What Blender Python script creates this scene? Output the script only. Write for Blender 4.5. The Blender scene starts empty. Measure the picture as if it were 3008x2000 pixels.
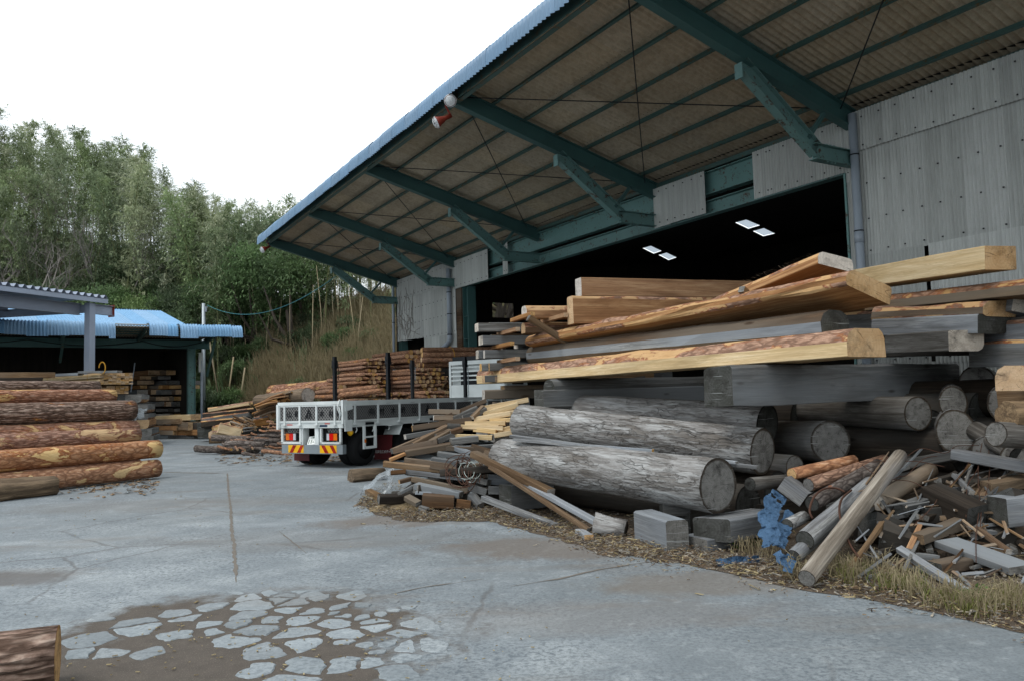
import bpy, bmesh, math, random
from mathutils import Vector, Matrix, Euler, noise
R = math.radians
random.seed(7)
SC = bpy.context.scene
COL = SC.collection

# ------------------------------------------------------------------ camera
FPX, CX, CY, H = 2304.0, 1504.0, 1000.0, 1.55      # focal length in photo pixels, photo centre, eye height
PIT, ROL = R(4.03), R(1.6)
cam_d = bpy.data.cameras.new('camera'); cam = bpy.data.objects.new('camera', cam_d); COL.objects.link(cam)
cam_d.sensor_width = 23.5; cam_d.lens = 23.5*FPX/3008; cam_d.clip_end = 2000; cam_d.clip_start = .05
def ray(px, py):
    dx, dy = (px-CX)/FPX, -(py-CY)/FPX
    ux = dx*math.cos(ROL)+dy*math.sin(ROL); uy = -dx*math.sin(ROL)+dy*math.cos(ROL)
    return Vector((ux, math.cos(PIT)-uy*math.sin(PIT), math.sin(PIT)+uy*math.cos(PIT)))
cr, sr, cp, sp_ = math.cos(ROL), math.sin(ROL), math.cos(PIT), math.sin(PIT)
right = Vector((cr, sr*sp_, -sr*cp)); up = Vector((sr, -cr*sp_, cr*cp)); fwd = Vector((0, cp, sp_))
cam.matrix_world = Matrix(((right.x, up.x, -fwd.x, 0), (right.y, up.y, -fwd.y, 0), (right.z, up.z, -fwd.z, H), (0, 0, 0, 1)))
SC.camera = cam

# ------------------------------------------------------------------ light: bright overcast day
world = bpy.data.worlds.new('World'); SC.world = world; world.use_nodes = True
wn = world.node_tree; wn.nodes.clear()
wo = wn.nodes.new('ShaderNodeOutputWorld'); wb = wn.nodes.new('ShaderNodeBackground'); wm = wn.nodes.new('ShaderNodeMix')
sky = wn.nodes.new('ShaderNodeTexSky'); sky.sky_type = 'NISHITA'; sky.sun_disc = False
SUN_EL, SUN_AZ = 62, -120          # sun behind thin cloud, to the left and behind the camera
sky.sun_elevation = R(SUN_EL); sky.sun_rotation = R(SUN_AZ)
wm.data_type = 'RGBA'; wm.inputs[0].default_value = .86
wc = wn.nodes.new('ShaderNodeTexCoord'); wz = wn.nodes.new('ShaderNodeTexNoise'); wz.inputs['Scale'].default_value = 1.6; wz.inputs['Detail'].default_value = 4   # thin even cloud
wr = wn.nodes.new('ShaderNodeValToRGB'); wr.color_ramp.elements[0].position = .36; wr.color_ramp.elements[1].position = .62
wr.color_ramp.elements[0].color = (.62, .70, .76, 1); wr.color_ramp.elements[1].color = (.95, .985, 1, 1)
wx = wn.nodes.new('ShaderNodeVectorMath'); wx.operation = 'SCALE'; wx.inputs[3].default_value = 13.2
wn.links.new(wc.outputs['Generated'], wz.inputs['Vector']); wn.links.new(wz.outputs[0], wr.inputs[0]); wn.links.new(wr.outputs[0], wx.inputs[0]); wn.links.new(wx.outputs[0], wm.inputs[7])
wn.links.new(sky.outputs[0], wm.inputs[6]); wn.links.new(wm.outputs[2], wb.inputs[0]); wn.links.new(wb.outputs[0], wo.inputs[0])
wb.inputs[1].default_value = .116
sun_d = bpy.data.lights.new('sun', 'SUN'); sun = bpy.data.objects.new('sun', sun_d); COL.objects.link(sun)
sun_d.energy = 1.5; sun_d.angle = R(25); sun_d.color = (1, .96, .9)
sd = Vector((math.sin(R(SUN_AZ))*math.cos(R(SUN_EL)), math.cos(R(SUN_AZ))*math.cos(R(SUN_EL)), math.sin(R(SUN_EL))))
sun.rotation_euler = sd.to_track_quat('Z', 'Y').to_euler()
SC.view_settings.view_transform = 'Standard'; SC.view_settings.look = 'None'; SC.view_settings.gamma = 1
SC.view_settings.exposure = .16; SC.view_settings.use_curve_mapping = False
SC.render.engine = 'CYCLES'
SC.cycles.max_bounces = 6; SC.cycles.diffuse_bounces = 4; SC.cycles.glossy_bounces = 2; SC.cycles.transmission_bounces = 4
SC.cycles.transparent_max_bounces = 8; SC.cycles.caustics_reflective = False; SC.cycles.caustics_refractive = False
SC.cycles.use_denoising = True; SC.cycles.use_adaptive_sampling = True; SC.cycles.adaptive_threshold = .02

# ------------------------------------------------------------------ pixel -> place
EYE = Vector((0, 0, H))
def G(px, py, z=0.0):                       # where the line of sight meets a level plane
    d = ray(px, py); return EYE+d*((z-H)/d.z)
def D(px, py, Y):                           # the point on the line of sight Y metres ahead
    d = ray(px, py); return EYE+d*(Y/d.y)
BS = 1.22
TH = R(-30.59)
U = Vector((math.sin(TH), math.cos(TH), 0)); NN = Vector((-math.cos(TH), math.sin(TH), 0))
BO = Vector((5.237, 11.633, 0))*BS          # warehouse frame: x along the wall, y out into the yard
def W(px, py, off=0.0):                     # on the warehouse wall plane -> local (x, off, z)
    d = ray(px, py); t = (BO+NN*off-EYE).dot(NN)/d.dot(NN); q = EYE+d*t
    return Vector(((q-BO).dot(U), off, q.z))
def WX(px, py, x):                          # on a cross plane at local x
    d = ray(px, py); t = (BO+U*x-EYE).dot(U)/d.dot(U); q = EYE+d*t
    return Vector((x, (q-BO).dot(NN), q.z))
def LOC(p):                                 # warehouse local -> world
    return BO+U*p[0]+NN*p[1]+Vector((0, 0, p[2]))

# ------------------------------------------------------------------ mesh builder
class MB:
    def __init__(s): s.v = []; s.f = []; s.m = []; s.uv = []
    def add(s, vs, fs, mi=0):
        o = len(s.v); s.v += [tuple(v) for v in vs]
        for f in fs: s.f.append(tuple(i+o for i in f)); s.m.append(mi)
        return s
    def bar(s, a, b, w, h, up=(0, 0, 1), mi=0, mi_end=None, taper=1.0):
        a, b = Vector(a), Vector(b); x = (b-a).normalized(); upv = Vector(up)
        if abs(x.dot(upv)) > .98: upv = Vector((1, 0, 0))
        y = upv.cross(x).normalized(); z = x.cross(y); vs = []
        for p, t in ((a, 1), (b, taper)):
            for sy, sz in ((-1, -1), (1, -1), (1, 1), (-1, 1)): vs.append(p+y*(sy*w/2*t)+z*(sz*h/2*t))
        s.add(vs, [(0, 1, 5, 4), (1, 2, 6, 5), (2, 3, 7, 6), (3, 0, 4, 7)], mi)
        s.add(vs, [(3, 2, 1, 0), (4, 5, 6, 7)], mi if mi_end is None else mi_end)
        return s
    def box(s, x0, x1, y0, y1, z0, z1, mi=0):
        return s.bar((x0, (y0+y1)/2, (z0+z1)/2), (x1, (y0+y1)/2, (z0+z1)/2), y1-y0, z1-z0, mi=mi)
    def hbeam(s, a, b, w, d, t=.016, up=(0, 0, 1), mi=0):
        a, b = Vector(a), Vector(b); x = (b-a).normalized(); upv = Vector(up)
        if abs(x.dot(upv)) > .98: upv = Vector((1, 0, 0))
        y = upv.cross(x).normalized(); z = x.cross(y)
        for q in (d/2-t/2, -d/2+t/2): s.bar(a+z*q, b+z*q, w, t, up, mi)
        s.bar(a, b, t, d-2*t, up, mi); return s
    def tube(s, pts, rad, n=6, mi=0, cap=True):
        pts = [Vector(p) for p in pts]
        if not hasattr(rad, '__len__'): rad = [rad]*len(pts)
        o = len(s.v); prev = None
        for i, p in enumerate(pts):
            t = (pts[min(i+1, len(pts)-1)]-pts[max(i-1, 0)]).normalized()
            if prev is None:
                q = Vector((0, 0, 1)) if abs(t.z) < .9 else Vector((1, 0, 0)); y = q.cross(t).normalized()
            else: y = (prev-t*prev.dot(t)).normalized()
            prev = y; z = t.cross(y)
            for k in range(n):
                a = 2*math.pi*k/n; s.v.append(tuple(p+(y*math.cos(a)+z*math.sin(a))*rad[i]))
        for i in range(len(pts)-1):
            for k in range(n):
                k2 = (k+1) % n; s.f.append((o+i*n+k, o+i*n+k2, o+(i+1)*n+k2, o+(i+1)*n+k)); s.m.append(mi)
        if cap:
            s.f.append(tuple(o+k for k in range(n-1, -1, -1))); s.m.append(mi)
            e = o+(len(pts)-1)*n; s.f.append(tuple(e+k for k in range(n))); s.m.append(mi)
        return s
    def mesh(s, name, mats, smooth=False):
        me = bpy.data.meshes.new(name); me.from_pydata(s.v, [], s.f)
        for m in mats if isinstance(mats, (list, tuple)) else [mats]: me.materials.append(m)
        if any(s.m): me.polygons.foreach_set('material_index', s.m)
        if smooth: me.polygons.foreach_set('use_smooth', [True]*len(me.polygons))
        me.update(); return me
    def build(s, name, mats, parent=None, smooth=False, mw=None):
        return put(name, s.mesh(name, mats, smooth), parent, mw)
def put(name, me, parent=None, mw=None):
    o = bpy.data.objects.new(name, me); COL.objects.link(o)
    if parent is not None: o.parent = parent
    if mw is not None: o.matrix_local = mw
    return o
def tag(o, label=None, cat=None, group=None, kind=None):
    if label: o['label'] = label
    if cat: o['category'] = cat
    if group: o['group'] = group
    if kind: o['kind'] = kind
    return o
def thing(name, label, cat, mw=None, group=None):
    return tag(put(name, None, None, mw if mw is not None else Matrix()), label, cat, group)
def frame(origin, xdir, up=(0, 0, 1), roll=0.0):   # matrix with local x along xdir
    x = Vector(xdir).normalized(); upv = Vector(up)
    if abs(x.dot(upv)) > .99: upv = Vector((0, 1, 0))
    y = upv.cross(x).normalized(); z = x.cross(y)
    m = Matrix(((x.x, y.x, z.x, origin[0]), (x.y, y.y, z.y, origin[1]), (x.z, y.z, z.z, origin[2]), (0, 0, 0, 1)))
    return m @ Matrix.Rotation(roll, 4, 'X')
def rn(a, b): return random.uniform(a, b)

# ------------------------------------------------------------------ materials
def C(h):
    c = [int(h[i:i+2], 16)/255 for i in (0, 2, 4)]
    return tuple(x/12.92 if x <= .04045 else ((x+.055)/1.055)**2.4 for x in c)+(1,)
class T:
    def __init__(s, name, rough=.85, metal=0.0, spec=.3):
        s.mat = bpy.data.materials.new(name); s.mat.use_nodes = True; s.nt = s.mat.node_tree
        s.b = s.nt.nodes['Principled BSDF']; s.b.inputs['Roughness'].default_value = rough
        s.b.inputs['Metallic'].default_value = metal; s.b.inputs['Specular IOR Level'].default_value = spec
        s._tc = s._rn = None
    def n(s, typ, ins=None, **pr):
        nd = s.nt.nodes.new('ShaderNode'+typ)
        for k, v in pr.items(): setattr(nd, k, v)
        for k, v in (ins or {}).items(): s.set(nd.inputs[k], v)
        return nd
    def set(s, sock, v):
        if isinstance(v, bpy.types.NodeSocket): s.nt.links.new(v, sock)
        else: sock.default_value = v
    def tc(s, which='Object'):
        if s._tc is None: s._tc = s.n('TexCoord')
        return s._tc.outputs[which]
    def rand(s):
        if s._rn is None: s._rn = s.n('ObjectInfo')
        return s._rn.outputs['Random']
    def vec(s, sc=(1, 1, 1), rnd=True, base=None):
        v = base or s.tc()
        if rnd:
            k = s.math('MULTIPLY', s.rand(), 37.0); cmb = s.n('CombineXYZ', {0: k, 1: k, 2: k})
            v = s.n('VectorMath', {0: v, 1: cmb.outputs[0]}, operation='ADD').outputs[0]
        return s.n('VectorMath', {0: v, 1: sc}, operation='MULTIPLY').outputs[0]
    def noise(s, v, scale=1.0, detail=3.0, rough=.55, dist=0.0):
        return s.n('TexNoise', {'Vector': v, 'Scale': scale, 'Detail': detail, 'Roughness': rough, 'Distortion': dist}).outputs[0]
    def vor(s, v, scale=1.0, feature='F1', rnd=1.0):
        return s.n('TexVoronoi', {'Vector': v, 'Scale': scale, 'Randomness': rnd}, feature=feature).outputs['Distance']
    def math(s, op, a, b=0.0): 
        nd = s.n('Math', {0: a, 1: b}, operation=op); return nd.outputs[0]
    def mr(s, v, a, b, c=0.0, d=1.0):
        return s.n('MapRange', {0: v, 1: a, 2: b, 3: c, 4: d}).outputs[0]
    def ramp(s, f, stops):
        nd = s.n('ValToRGB', {0: f}); e = nd.color_ramp.elements
        while len(e) < len(stops): e.new(.5)
        for el, (p, c) in zip(e, stops): el.position = p; el.color = c if not isinstance(c, str) else C(c)
        return nd.outputs[0]
    def mix(s, f, a, b, mode='MIX'):
        nd = s.n('Mix', data_type='RGBA', blend_type=mode); s.set(nd.inputs[0], f)
        for i, c in ((6, a), (7, b)): s.set(nd.inputs[i], C(c) if isinstance(c, str) else c)
        return nd.outputs[2]
    def bump(s, h, st=.5, dist=.01): return s.n('Bump', {'Height': h, 'Strength': st, 'Distance': dist}).outputs[0]
    def hsv(s, col, h=.5, sat=1.0, val=1.0):
        return s.n('HueSaturation', {'Hue': h, 'Saturation': sat, 'Value': val, 'Color': col}).outputs[0]
    def out(s, col=None, rough=None, nrm=None):
        if col is not None: s.set(s.b.inputs['Base Color'], C(col) if isinstance(col, str) else col)
        if rough is not None: s.set(s.b.inputs['Roughness'], rough)
        if nrm is not None: s.set(s.b.inputs['Normal'], nrm)
        return s.mat
def var(t, col, v=.35, sat=.25):           # every object a slightly different tone
    return t.hsv(col, .5, t.mr(t.rand(), 0, 1, 1-sat, 1+sat), t.mr(t.math('FRACT', t.math('MULTIPLY', t.rand(), 7.31)), 0, 1, 1-v, 1+v))

def wood(name, light, mid, dark, grey=None, v=.2, knots=True, gs=1.0, blotch='3a3026', bl=.35):
    t = T(name, .85, spec=.2); p = t.vec((.5, 5*gs, 5*gs)); g1 = t.noise(p, 1.6, 5, .65, .8)
    g2 = t.noise(t.vec((1.2, 55, 55)), 1, 2, .6)
    c = t.ramp(g1, [(.28, dark), (.48, mid), (.68, light)])
    c = t.mix(t.mr(g2, .35, .68, .5, 0), c, C(dark)); wvy = t.noise(t.vec((.7, 16, 16)), 1.3, 4, .6, 1.5); c = t.mix(t.mr(t.math('ABSOLUTE', t.math('SUBTRACT', wvy, .5)), .0, .05, .5, 0), c, dark)
    ln = t.mr(t.noise(t.vec((.35, 26, 26)), 1, 3, .6), .56, .62); c = t.mix(t.math('MULTIPLY', ln, .55), c, dark)
    st = t.mr(t.noise(t.vec((.9, 3, 3)), 1, 4, .6), .56, .72); c = t.mix(t.math('MULTIPLY', st, bl), c, blotch)
    if grey: c = t.mix(t.mr(t.noise(t.vec((.25, 1.4, 1.4)), 1, 4), .42, .62, 0, .85), c, grey)
    if knots:
        k = t.mr(t.vor(t.vec((.9, 3, 3)), 1.3), .05, .12, .8, 0); c = t.mix(k, c, dark)
    h = t.math('ADD', t.math('MULTIPLY', g2, .6), g1)
    return t.out(var(t, c, v, .12), nrm=t.bump(h, .6, .008))
def endgrain(name, light, dark, rim, crack='1c1814', v=.2, chalk=0.0):
    t = T(name, .9, spec=.15); uv = t.tc('UV')
    u3 = t.n('VectorMath', {0: uv, 1: t.n('CombineXYZ', {2: t.math('MULTIPLY', t.rand(), 20.)}).outputs[0]}, operation='ADD').outputs[0]
    w = t.noise(u3, 2.2, 3); ln = t.n('VectorMath', {0: uv}, operation='LENGTH').outputs['Value']
    rr = t.math('ADD', ln, t.math('MULTIPLY', t.math('SUBTRACT', w, .5), .12))
    rings = t.math('SINE', t.math('MULTIPLY', rr, 80.)); c = t.mix(t.mr(rings, -1, 1, .1, .35), light, dark)
    c = t.mix(t.mr(t.noise(u3, 3.5, 5), .4, .7, 0, .7), c, dark)
    sep = t.n('SeparateXYZ', {0: uv}); an = t.math('ARCTAN2', sep.outputs[1], sep.outputs[0])
    an = t.math('ADD', an, t.math('MULTIPLY', w, .5))
    rc = t.noise(t.n('CombineXYZ', {0: t.math('MULTIPLY', an, 2.2), 1: t.math('MULTIPLY', t.rand(), 90.), 2: t.math('MULTIPLY', rr, .6)}).outputs[0], 1.5, 1)
    ck = t.mr(t.math('ABSOLUTE', t.math('SUBTRACT', rc, .5)), .003, .012, .6, 0); c = t.mix(ck, c, crack)
    c = t.mix(t.mr(rr, .86, .93), c, rim)
    sw = t.mr(t.noise(t.n('Mapping', {0: u3, 2: (0, 0, .5), 3: (3, 40, 1)}).outputs[0], 1, 3), .5, .65, 0, .35); c = t.mix(sw, c, dark)
    c = t.mix(t.mr(t.noise(u3, 1.4, 6, .7), .5, .68, 0, .7), c, crack)
    if chalk: c = t.mix(t.mr(t.noise(t.vec((9, 1.5, 60)), 1, 2), .66, .7, 0, chalk), c, 'b9bcbb')
    return t.out(var(t, c, v), nrm=t.bump(t.math('SUBTRACT', t.noise(u3, 20, 3), ck), .5, .006))
def bark(name, dk, md, lt, peel=None, peel2=None, pf=.6, depth=.015, sx=2.2, sy=14, v=.15):
    t = T(name, .92, spec=.15); wv = t.n('VectorMath', {0: t.vec((sx, sy, sy)), 1: t.n('VectorMath', {0: t.n('TexNoise', {'Vector': t.vec((3, 8, 8)), 'Scale': 1.0}).outputs[1], 1: (1.6, 1.6, 1.6)}, operation='MULTIPLY').outputs[0]}, operation='ADD').outputs[0]
    e = t.vor(wv, 1, 'DISTANCE_TO_EDGE'); pl = t.mr(e, .02, .3)
    nz = t.noise(t.vec((4, 10, 10)), 2, 5, .65); c = t.ramp(nz, [(.3, dk), (.5, md), (.72, lt)])
    c = t.mix(t.mr(pl, 0, .5, .85, 0), c, dk)
    hh = t.math('ADD', pl, t.math('MULTIPLY', nz, .6))
    if peel:
        pm = t.noise(t.vec((1.1, 2.4, 2.4)), 1.3, 6, .62, .6); f = t.mr(pm, pf, pf+.035)
        pc = t.mix(t.noise(t.vec((3, 14, 14)), 1.5, 4), peel, peel2 or peel); c = t.mix(f, c, pc)
        rim = t.mr(t.math('ABSOLUTE', t.math('SUBTRACT', pm, pf+.0)), 0, .03, .7, 0); c = t.mix(rim, c, '8f5431')
        hh = t.math('SUBTRACT', hh, t.math('MULTIPLY', f, .8))
    return t.out(var(t, c, v, .1), nrm=t.bump(hh, .9, depth))
def paint(name, col, rust='6b3d1e', rf=.62, v=.06, rough=.55, dirt='3a3d3a', metal=0.0):
    t = T(name, rough, metal, .4); p = t.vec((1, 1, 1), True); n1 = t.noise(p, 3.5, 8, .7); n2 = t.noise(p, 14, 6, .7)
    c = t.mix(t.mr(t.noise(p, 1.3, 5), .35, .75, 0, .45), col, dirt)
    if rust: c = t.mix(t.mr(t.math('ADD', t.math('MULTIPLY', n1, .6), t.math('MULTIPLY', n2, .4)), rf, rf+.05), c, t.mix(n2, rust, '2c1a10'))
    return t.out(var(t, c, v, .05), nrm=t.bump(n2, .15, .004))
def plain(name, col, rough=.7, metal=0.0, v=0.0, spec=.3):
    t = T(name, rough, metal, spec); nz = t.noise(t.vec((1, 1, 1)), 6, 5)
    c = t.mix(t.mr(nz, .3, .75, 0, .3), col, tuple(x*.55 for x in C(col)[:3])+(1,))
    return t.out(var(t, c, v, .05) if v else c)

MT = {}
MT['fresh'] = wood('fresh_sawn_wood', 'e3d0ad', 'd5bc93', 'b0966d', v=.1, bl=.16, blotch='7a6240')
MT['fresh2'] = wood('orange_sawn_wood', 'c09a70', 'a67d55', '7b5638', v=.14, bl=.3, blotch='4a3320')
MT['tan'] = wood('tan_weathered_wood', '9c8468', '846a4e', '57422e', grey='7d7468', v=.3)
MT['brown'] = wood('brown_weathered_wood', '7c5f43', '5f4630', '3a2a1c', grey='6b6257', v=.3)
MT['grey'] = wood('grey_weathered_wood', '8b8b89', '6c6b68', '403d39', grey='767a7d', v=.25)
MT['silver'] = wood('silver_weathered_wood', 'a9aaa8', '85878a', '4d4c4a', grey='8f959b', v=.22)
MT['polewood'] = wood('grey_pole_wood', 'a8a094', '877e72', '524a41', grey='93959a', v=.15, bl=.45)
MT['dark'] = wood('dark_old_wood_and_shade', '4b4238', '372f27', '211b16', grey='4c4a46', v=.25)  # old wood; on the filler logs its darkness stands in for shade
MT['rough'] = wood('torn_split_wood', 'a18b70', '7d6a54', '4c4035', v=.15, gs=1.6, bl=.5)
MT['slabbark'] = bark('slab_bark_edge', '6b5244', '9a7a66', 'bd9c86', 'c6a57c', 'ab8459', .52, .006, 3, 9)
MT['e_fresh'] = endgrain('fresh_end_grain', 'cdae88', 'b18c62', 'a07d58', v=.15)
MT['e_pale'] = endgrain('pale_grey_end_grain', 'cbc3b8', 'a69e94', '988c80', v=.18)
MT['e_grey'] = endgrain('grey_end_grain', '85837f', '5e5c58', '3b332b', v=.2, chalk=.6)
MT['e_dark'] = endgrain('dark_wet_end_grain', '565654', '34352f', '2c2a27', v=.2, chalk=.5)
MT['e_pole'] = endgrain('cut_pole_end', 'e6c394', 'cda26c', 'a87c50', v=.18)
MT['pine'] = bark('pine_bark_peeling', '6d4c3e', 'a97f69', 'c8a995', 'dcc08d', 'ba8c62', .57, .012, 3.2, 15)
MT['pine_deep'] = bark('pine_bark_ridged', '48382f', '90796c', 'bfab9c', 'd6ac74', 'b3804e', .635, .03, 1.6, 15)
MT['pine_thin'] = bark('pine_bark_thin', '7a5540', 'ad8060', 'c8a487', 'e2c999', 'c99f69', .56, .006, 4, 9)
MT['pole'] = bark('pole_bark', '644a3c', '9d775e', 'be9a7f', 'cda473', 'ae835a', .63, .006, 6, 22, .22)
MT['smalllog'] = bark('small_log_bark', '3f3733', '69605a', '8b837c', '8f7559', '74583f', .67, .008, 5, 16, .22)
t = T('silver_flaking_bark', .92, spec=.15)
n1 = t.noise(t.vec((.9, 5, 5)), 1.4, 6, .7, .6); n2 = t.noise(t.vec((3, 26, 26)), 1, 4, .7); n3 = t.noise(t.vec((1.5, 9, 9)), 1.4, 7, .72, .8)
c = t.ramp(t.math('ADD', t.math('MULTIPLY', n1, .6), t.math('MULTIPLY', n2, .4)), [(.3, '4f4d4b'), (.47, '827f7c'), (.64, 'b2b3b2')])
fl = t.mr(n3, .515, .54); sel = t.mr(t.noise(t.vec((.5, 1.3, 1.3)), 1, 3), .42, .58); fl = t.math('MULTIPLY', fl, sel)
c = t.mix(t.math('MULTIPLY', fl, .58), c, t.mix(n2, '3a342e', '6f655a'))
wv = t.n('VectorMath', {0: t.vec((1.5, 17, 17)), 1: t.n('VectorMath', {0: t.n('TexNoise', {'Vector': t.vec((3, 8, 8)), 'Scale': 1.0}).outputs[1], 1: (1.8, 1.8, 1.8)}, operation='MULTIPLY').outputs[0]}, operation='ADD').outputs[0]
ck = t.math('MULTIPLY', t.mr(t.vor(wv, 1, 'DISTANCE_TO_EDGE'), .01, .05, 1, 0), t.mr(t.noise(t.vec((.8, 2, 2)), 1.2, 3), .45, .55)); c = t.mix(t.math('MULTIPLY', ck, .45), c, '33302b')
MT['greybark'] = t.out(var(t, c, .08, .05), nrm=t.bump(t.math('SUBTRACT', t.math('ADD', n1, n2), t.math('ADD', fl, ck)), .9, .02))
MT['peeled'] = wood('peeled_grey_log', '8a8782', '6a6661', '3d3934', grey='787a7b', v=.15)
MT['teal'] = paint('teal_steel_paint', '3f605e', '5a4936', .62, dirt='2d4646')
MT['teal_rust'] = paint('teal_steel_rusty', '608380', '5d4a3a', .555, dirt='456360')
MT['purlin'] = paint('teal_purlin_rusty', '3e5a55', '7a6133', .55, dirt='2c403c')
MT['blue'] = paint('blue_sheet_paint', '6f8da8', '5d5552', .66, rough=.5, dirt='506c82')
MT['steelgrey'] = paint('grey_steel_paint', '8d97a8', None, rough=.5, dirt='79828f')
MT['white'] = paint('white_truck_paint', 'dfe4e3', '7a6450', .66, rough=.45, dirt='8d918c')
MT['pvc'] = paint('grey_plastic_pipe', '98a1ab', None, rough=.45, dirt='7e8790')
MT['black'] = plain('black_steel', '15171b', .5); MT['rubber'] = plain('tyre_rubber', '131415', .8)
MT['chassis'] = plain('chassis_black', '111214', .7); MT['galv'] = plain('galvanised_steel', '9aa3a8', .45, .6)
MT['rustwire'] = plain('rusty_wire', '4b3226', .8); MT['redlamp'] = plain('lamp_red_brown', '7d2f22', .5)
MT['redflap'] = plain('dark_red_mudflap', '5a1f22', .6); MT['letter'] = plain('black_lettering', '14161b', .7)
MT['letter_w'] = plain('white_lettering', 'd8d8d8', .6); MT['plate'] = plain('white_plate', 'e9ebe8', .4); MT['letter_g'] = plain('green_lettering', '1f4d33', .6)
MT['refl_y'] = plain('reflector_yellow', 'f0b512', .35); MT['refl_r'] = plain('reflector_red', 'd03a2c', .35)
MT['lens_r'] = plain('tail_lens_red', 'd4150f', .2); MT['lens_o'] = plain('tail_lens_orange', 'e0701a', .2); MT['lens_w'] = plain('tail_lens_clear', 'c5c9cf', .2)
MT['orange'] = plain('orange_marker', 'e0761a', .3); MT['bluelabel'] = plain('dark_blue_label', '2c3f55', .5)
MT['glass'] = plain('lamp_glass', 'd8dadb', .12, 0, 0, .6); MT['cable'] = plain('cable_green_blue', '3d8087', .6)
MT['cordy'] = plain('yellow_cord', 'b7862c', .8); MT['cordp'] = plain('pale_rope', 'a9b3ad', .8)
def slate(name, a, b, streak, v=.1):
    t = T(name, .9, spec=.15); p = t.vec((1, 1, 1)); n1 = t.noise(p, 1.2, 5, .6); s = t.noise(t.vec((9, 9, .5)), 1, 5, .7)
    c = t.mix(n1, a, b); c = t.mix(t.mr(s, .42, .72, 0, .6), c, streak); c = t.mix(t.mr(t.noise(p, 60, 3), .5, .7, 0, .25), c, streak)
    return t.out(var(t, c, v, .1))
MT['slate'] = slate('grey_slate_sheet', 'c0c2be', 'aeb0ac', '8f908c', .13)
MT['slate_under'] = slate('brown_slate_underside', 'c2b5a0', 'ac9d87', '857863')
MT['bluelight'] = slate('blue_roof_sheet', '8db2d2', '789fc0', '5f7f9b', .06)
MT['darkwall'] = slate('dark_inside_sheet', '3a3631', '2b2825', '1c1a18')  # dark inside walls; also the added sheet standing in for a shaded gap
MT['sky_panel'] = T('translucent_sheet', .5).mat
_t = T('translucent_roof_sheet', .6); _tr = _t.n('BsdfTranslucent', {0: (.42, .47, .52, 1)}); _df = _t.n('MixShader', {0: .75, 1: _t.b.outputs[0], 2: _tr.outputs[0]})
_t.out('c4cfd6'); _t.nt.links.new(_df.outputs[0], _t.nt.nodes['Material Output'].inputs[0]); MT['sky_panel'] = _t.mat
def leaf(name, a, b, tr=.35, v=.35, sc=3.0):
    t = T(name, .7, spec=.25); n1 = t.noise(t.vec((1, 1, 1)), sc, 3); c = var(t, t.mix(t.mr(n1, .3, .7), a, b), v, .2); t.out(c)
    tr_ = t.n('BsdfTranslucent', {0: c}); m = t.n('MixShader', {0: tr, 1: t.b.outputs[0], 2: tr_.outputs[0]})
    t.nt.links.new(m.outputs[0], t.nt.nodes['Material Output'].inputs[0]); return t.mat
MT['bamboo'] = leaf('bamboo_leaf', '64744f', '9ba683', v=.28); MT['bamboo_pale'] = leaf('pale_bamboo_leaf', '879070', 'afb398', v=.22)
MT['ever'] = leaf('evergreen_leaf', '465c3b', '788a66', v=.28); MT['ever_l'] = leaf('light_evergreen_leaf', '667c4b', '8c9a70', v=.2)
MT['dry'] = leaf('dry_grass_blade', 'b5a67f', '8f8160', v=.3); MT['drygreen'] = leaf('green_grass_blade', '5d6a3a', '86855a', v=.3)
MT['weed'] = leaf('weed_leaf', '5f8a3a', '3d6428', v=.2)
MT['culm'] = plain('bamboo_culm', '686c46', .6, 0, .3); MT['culm_p'] = plain('pale_dead_culm', '96896e', .7, 0, .25)
MT['twig'] = plain('grey_twig', '857d77', .85, 0, .2); MT['trunk'] = plain('tree_trunk', '5e554c', .9, 0, .25)

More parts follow.
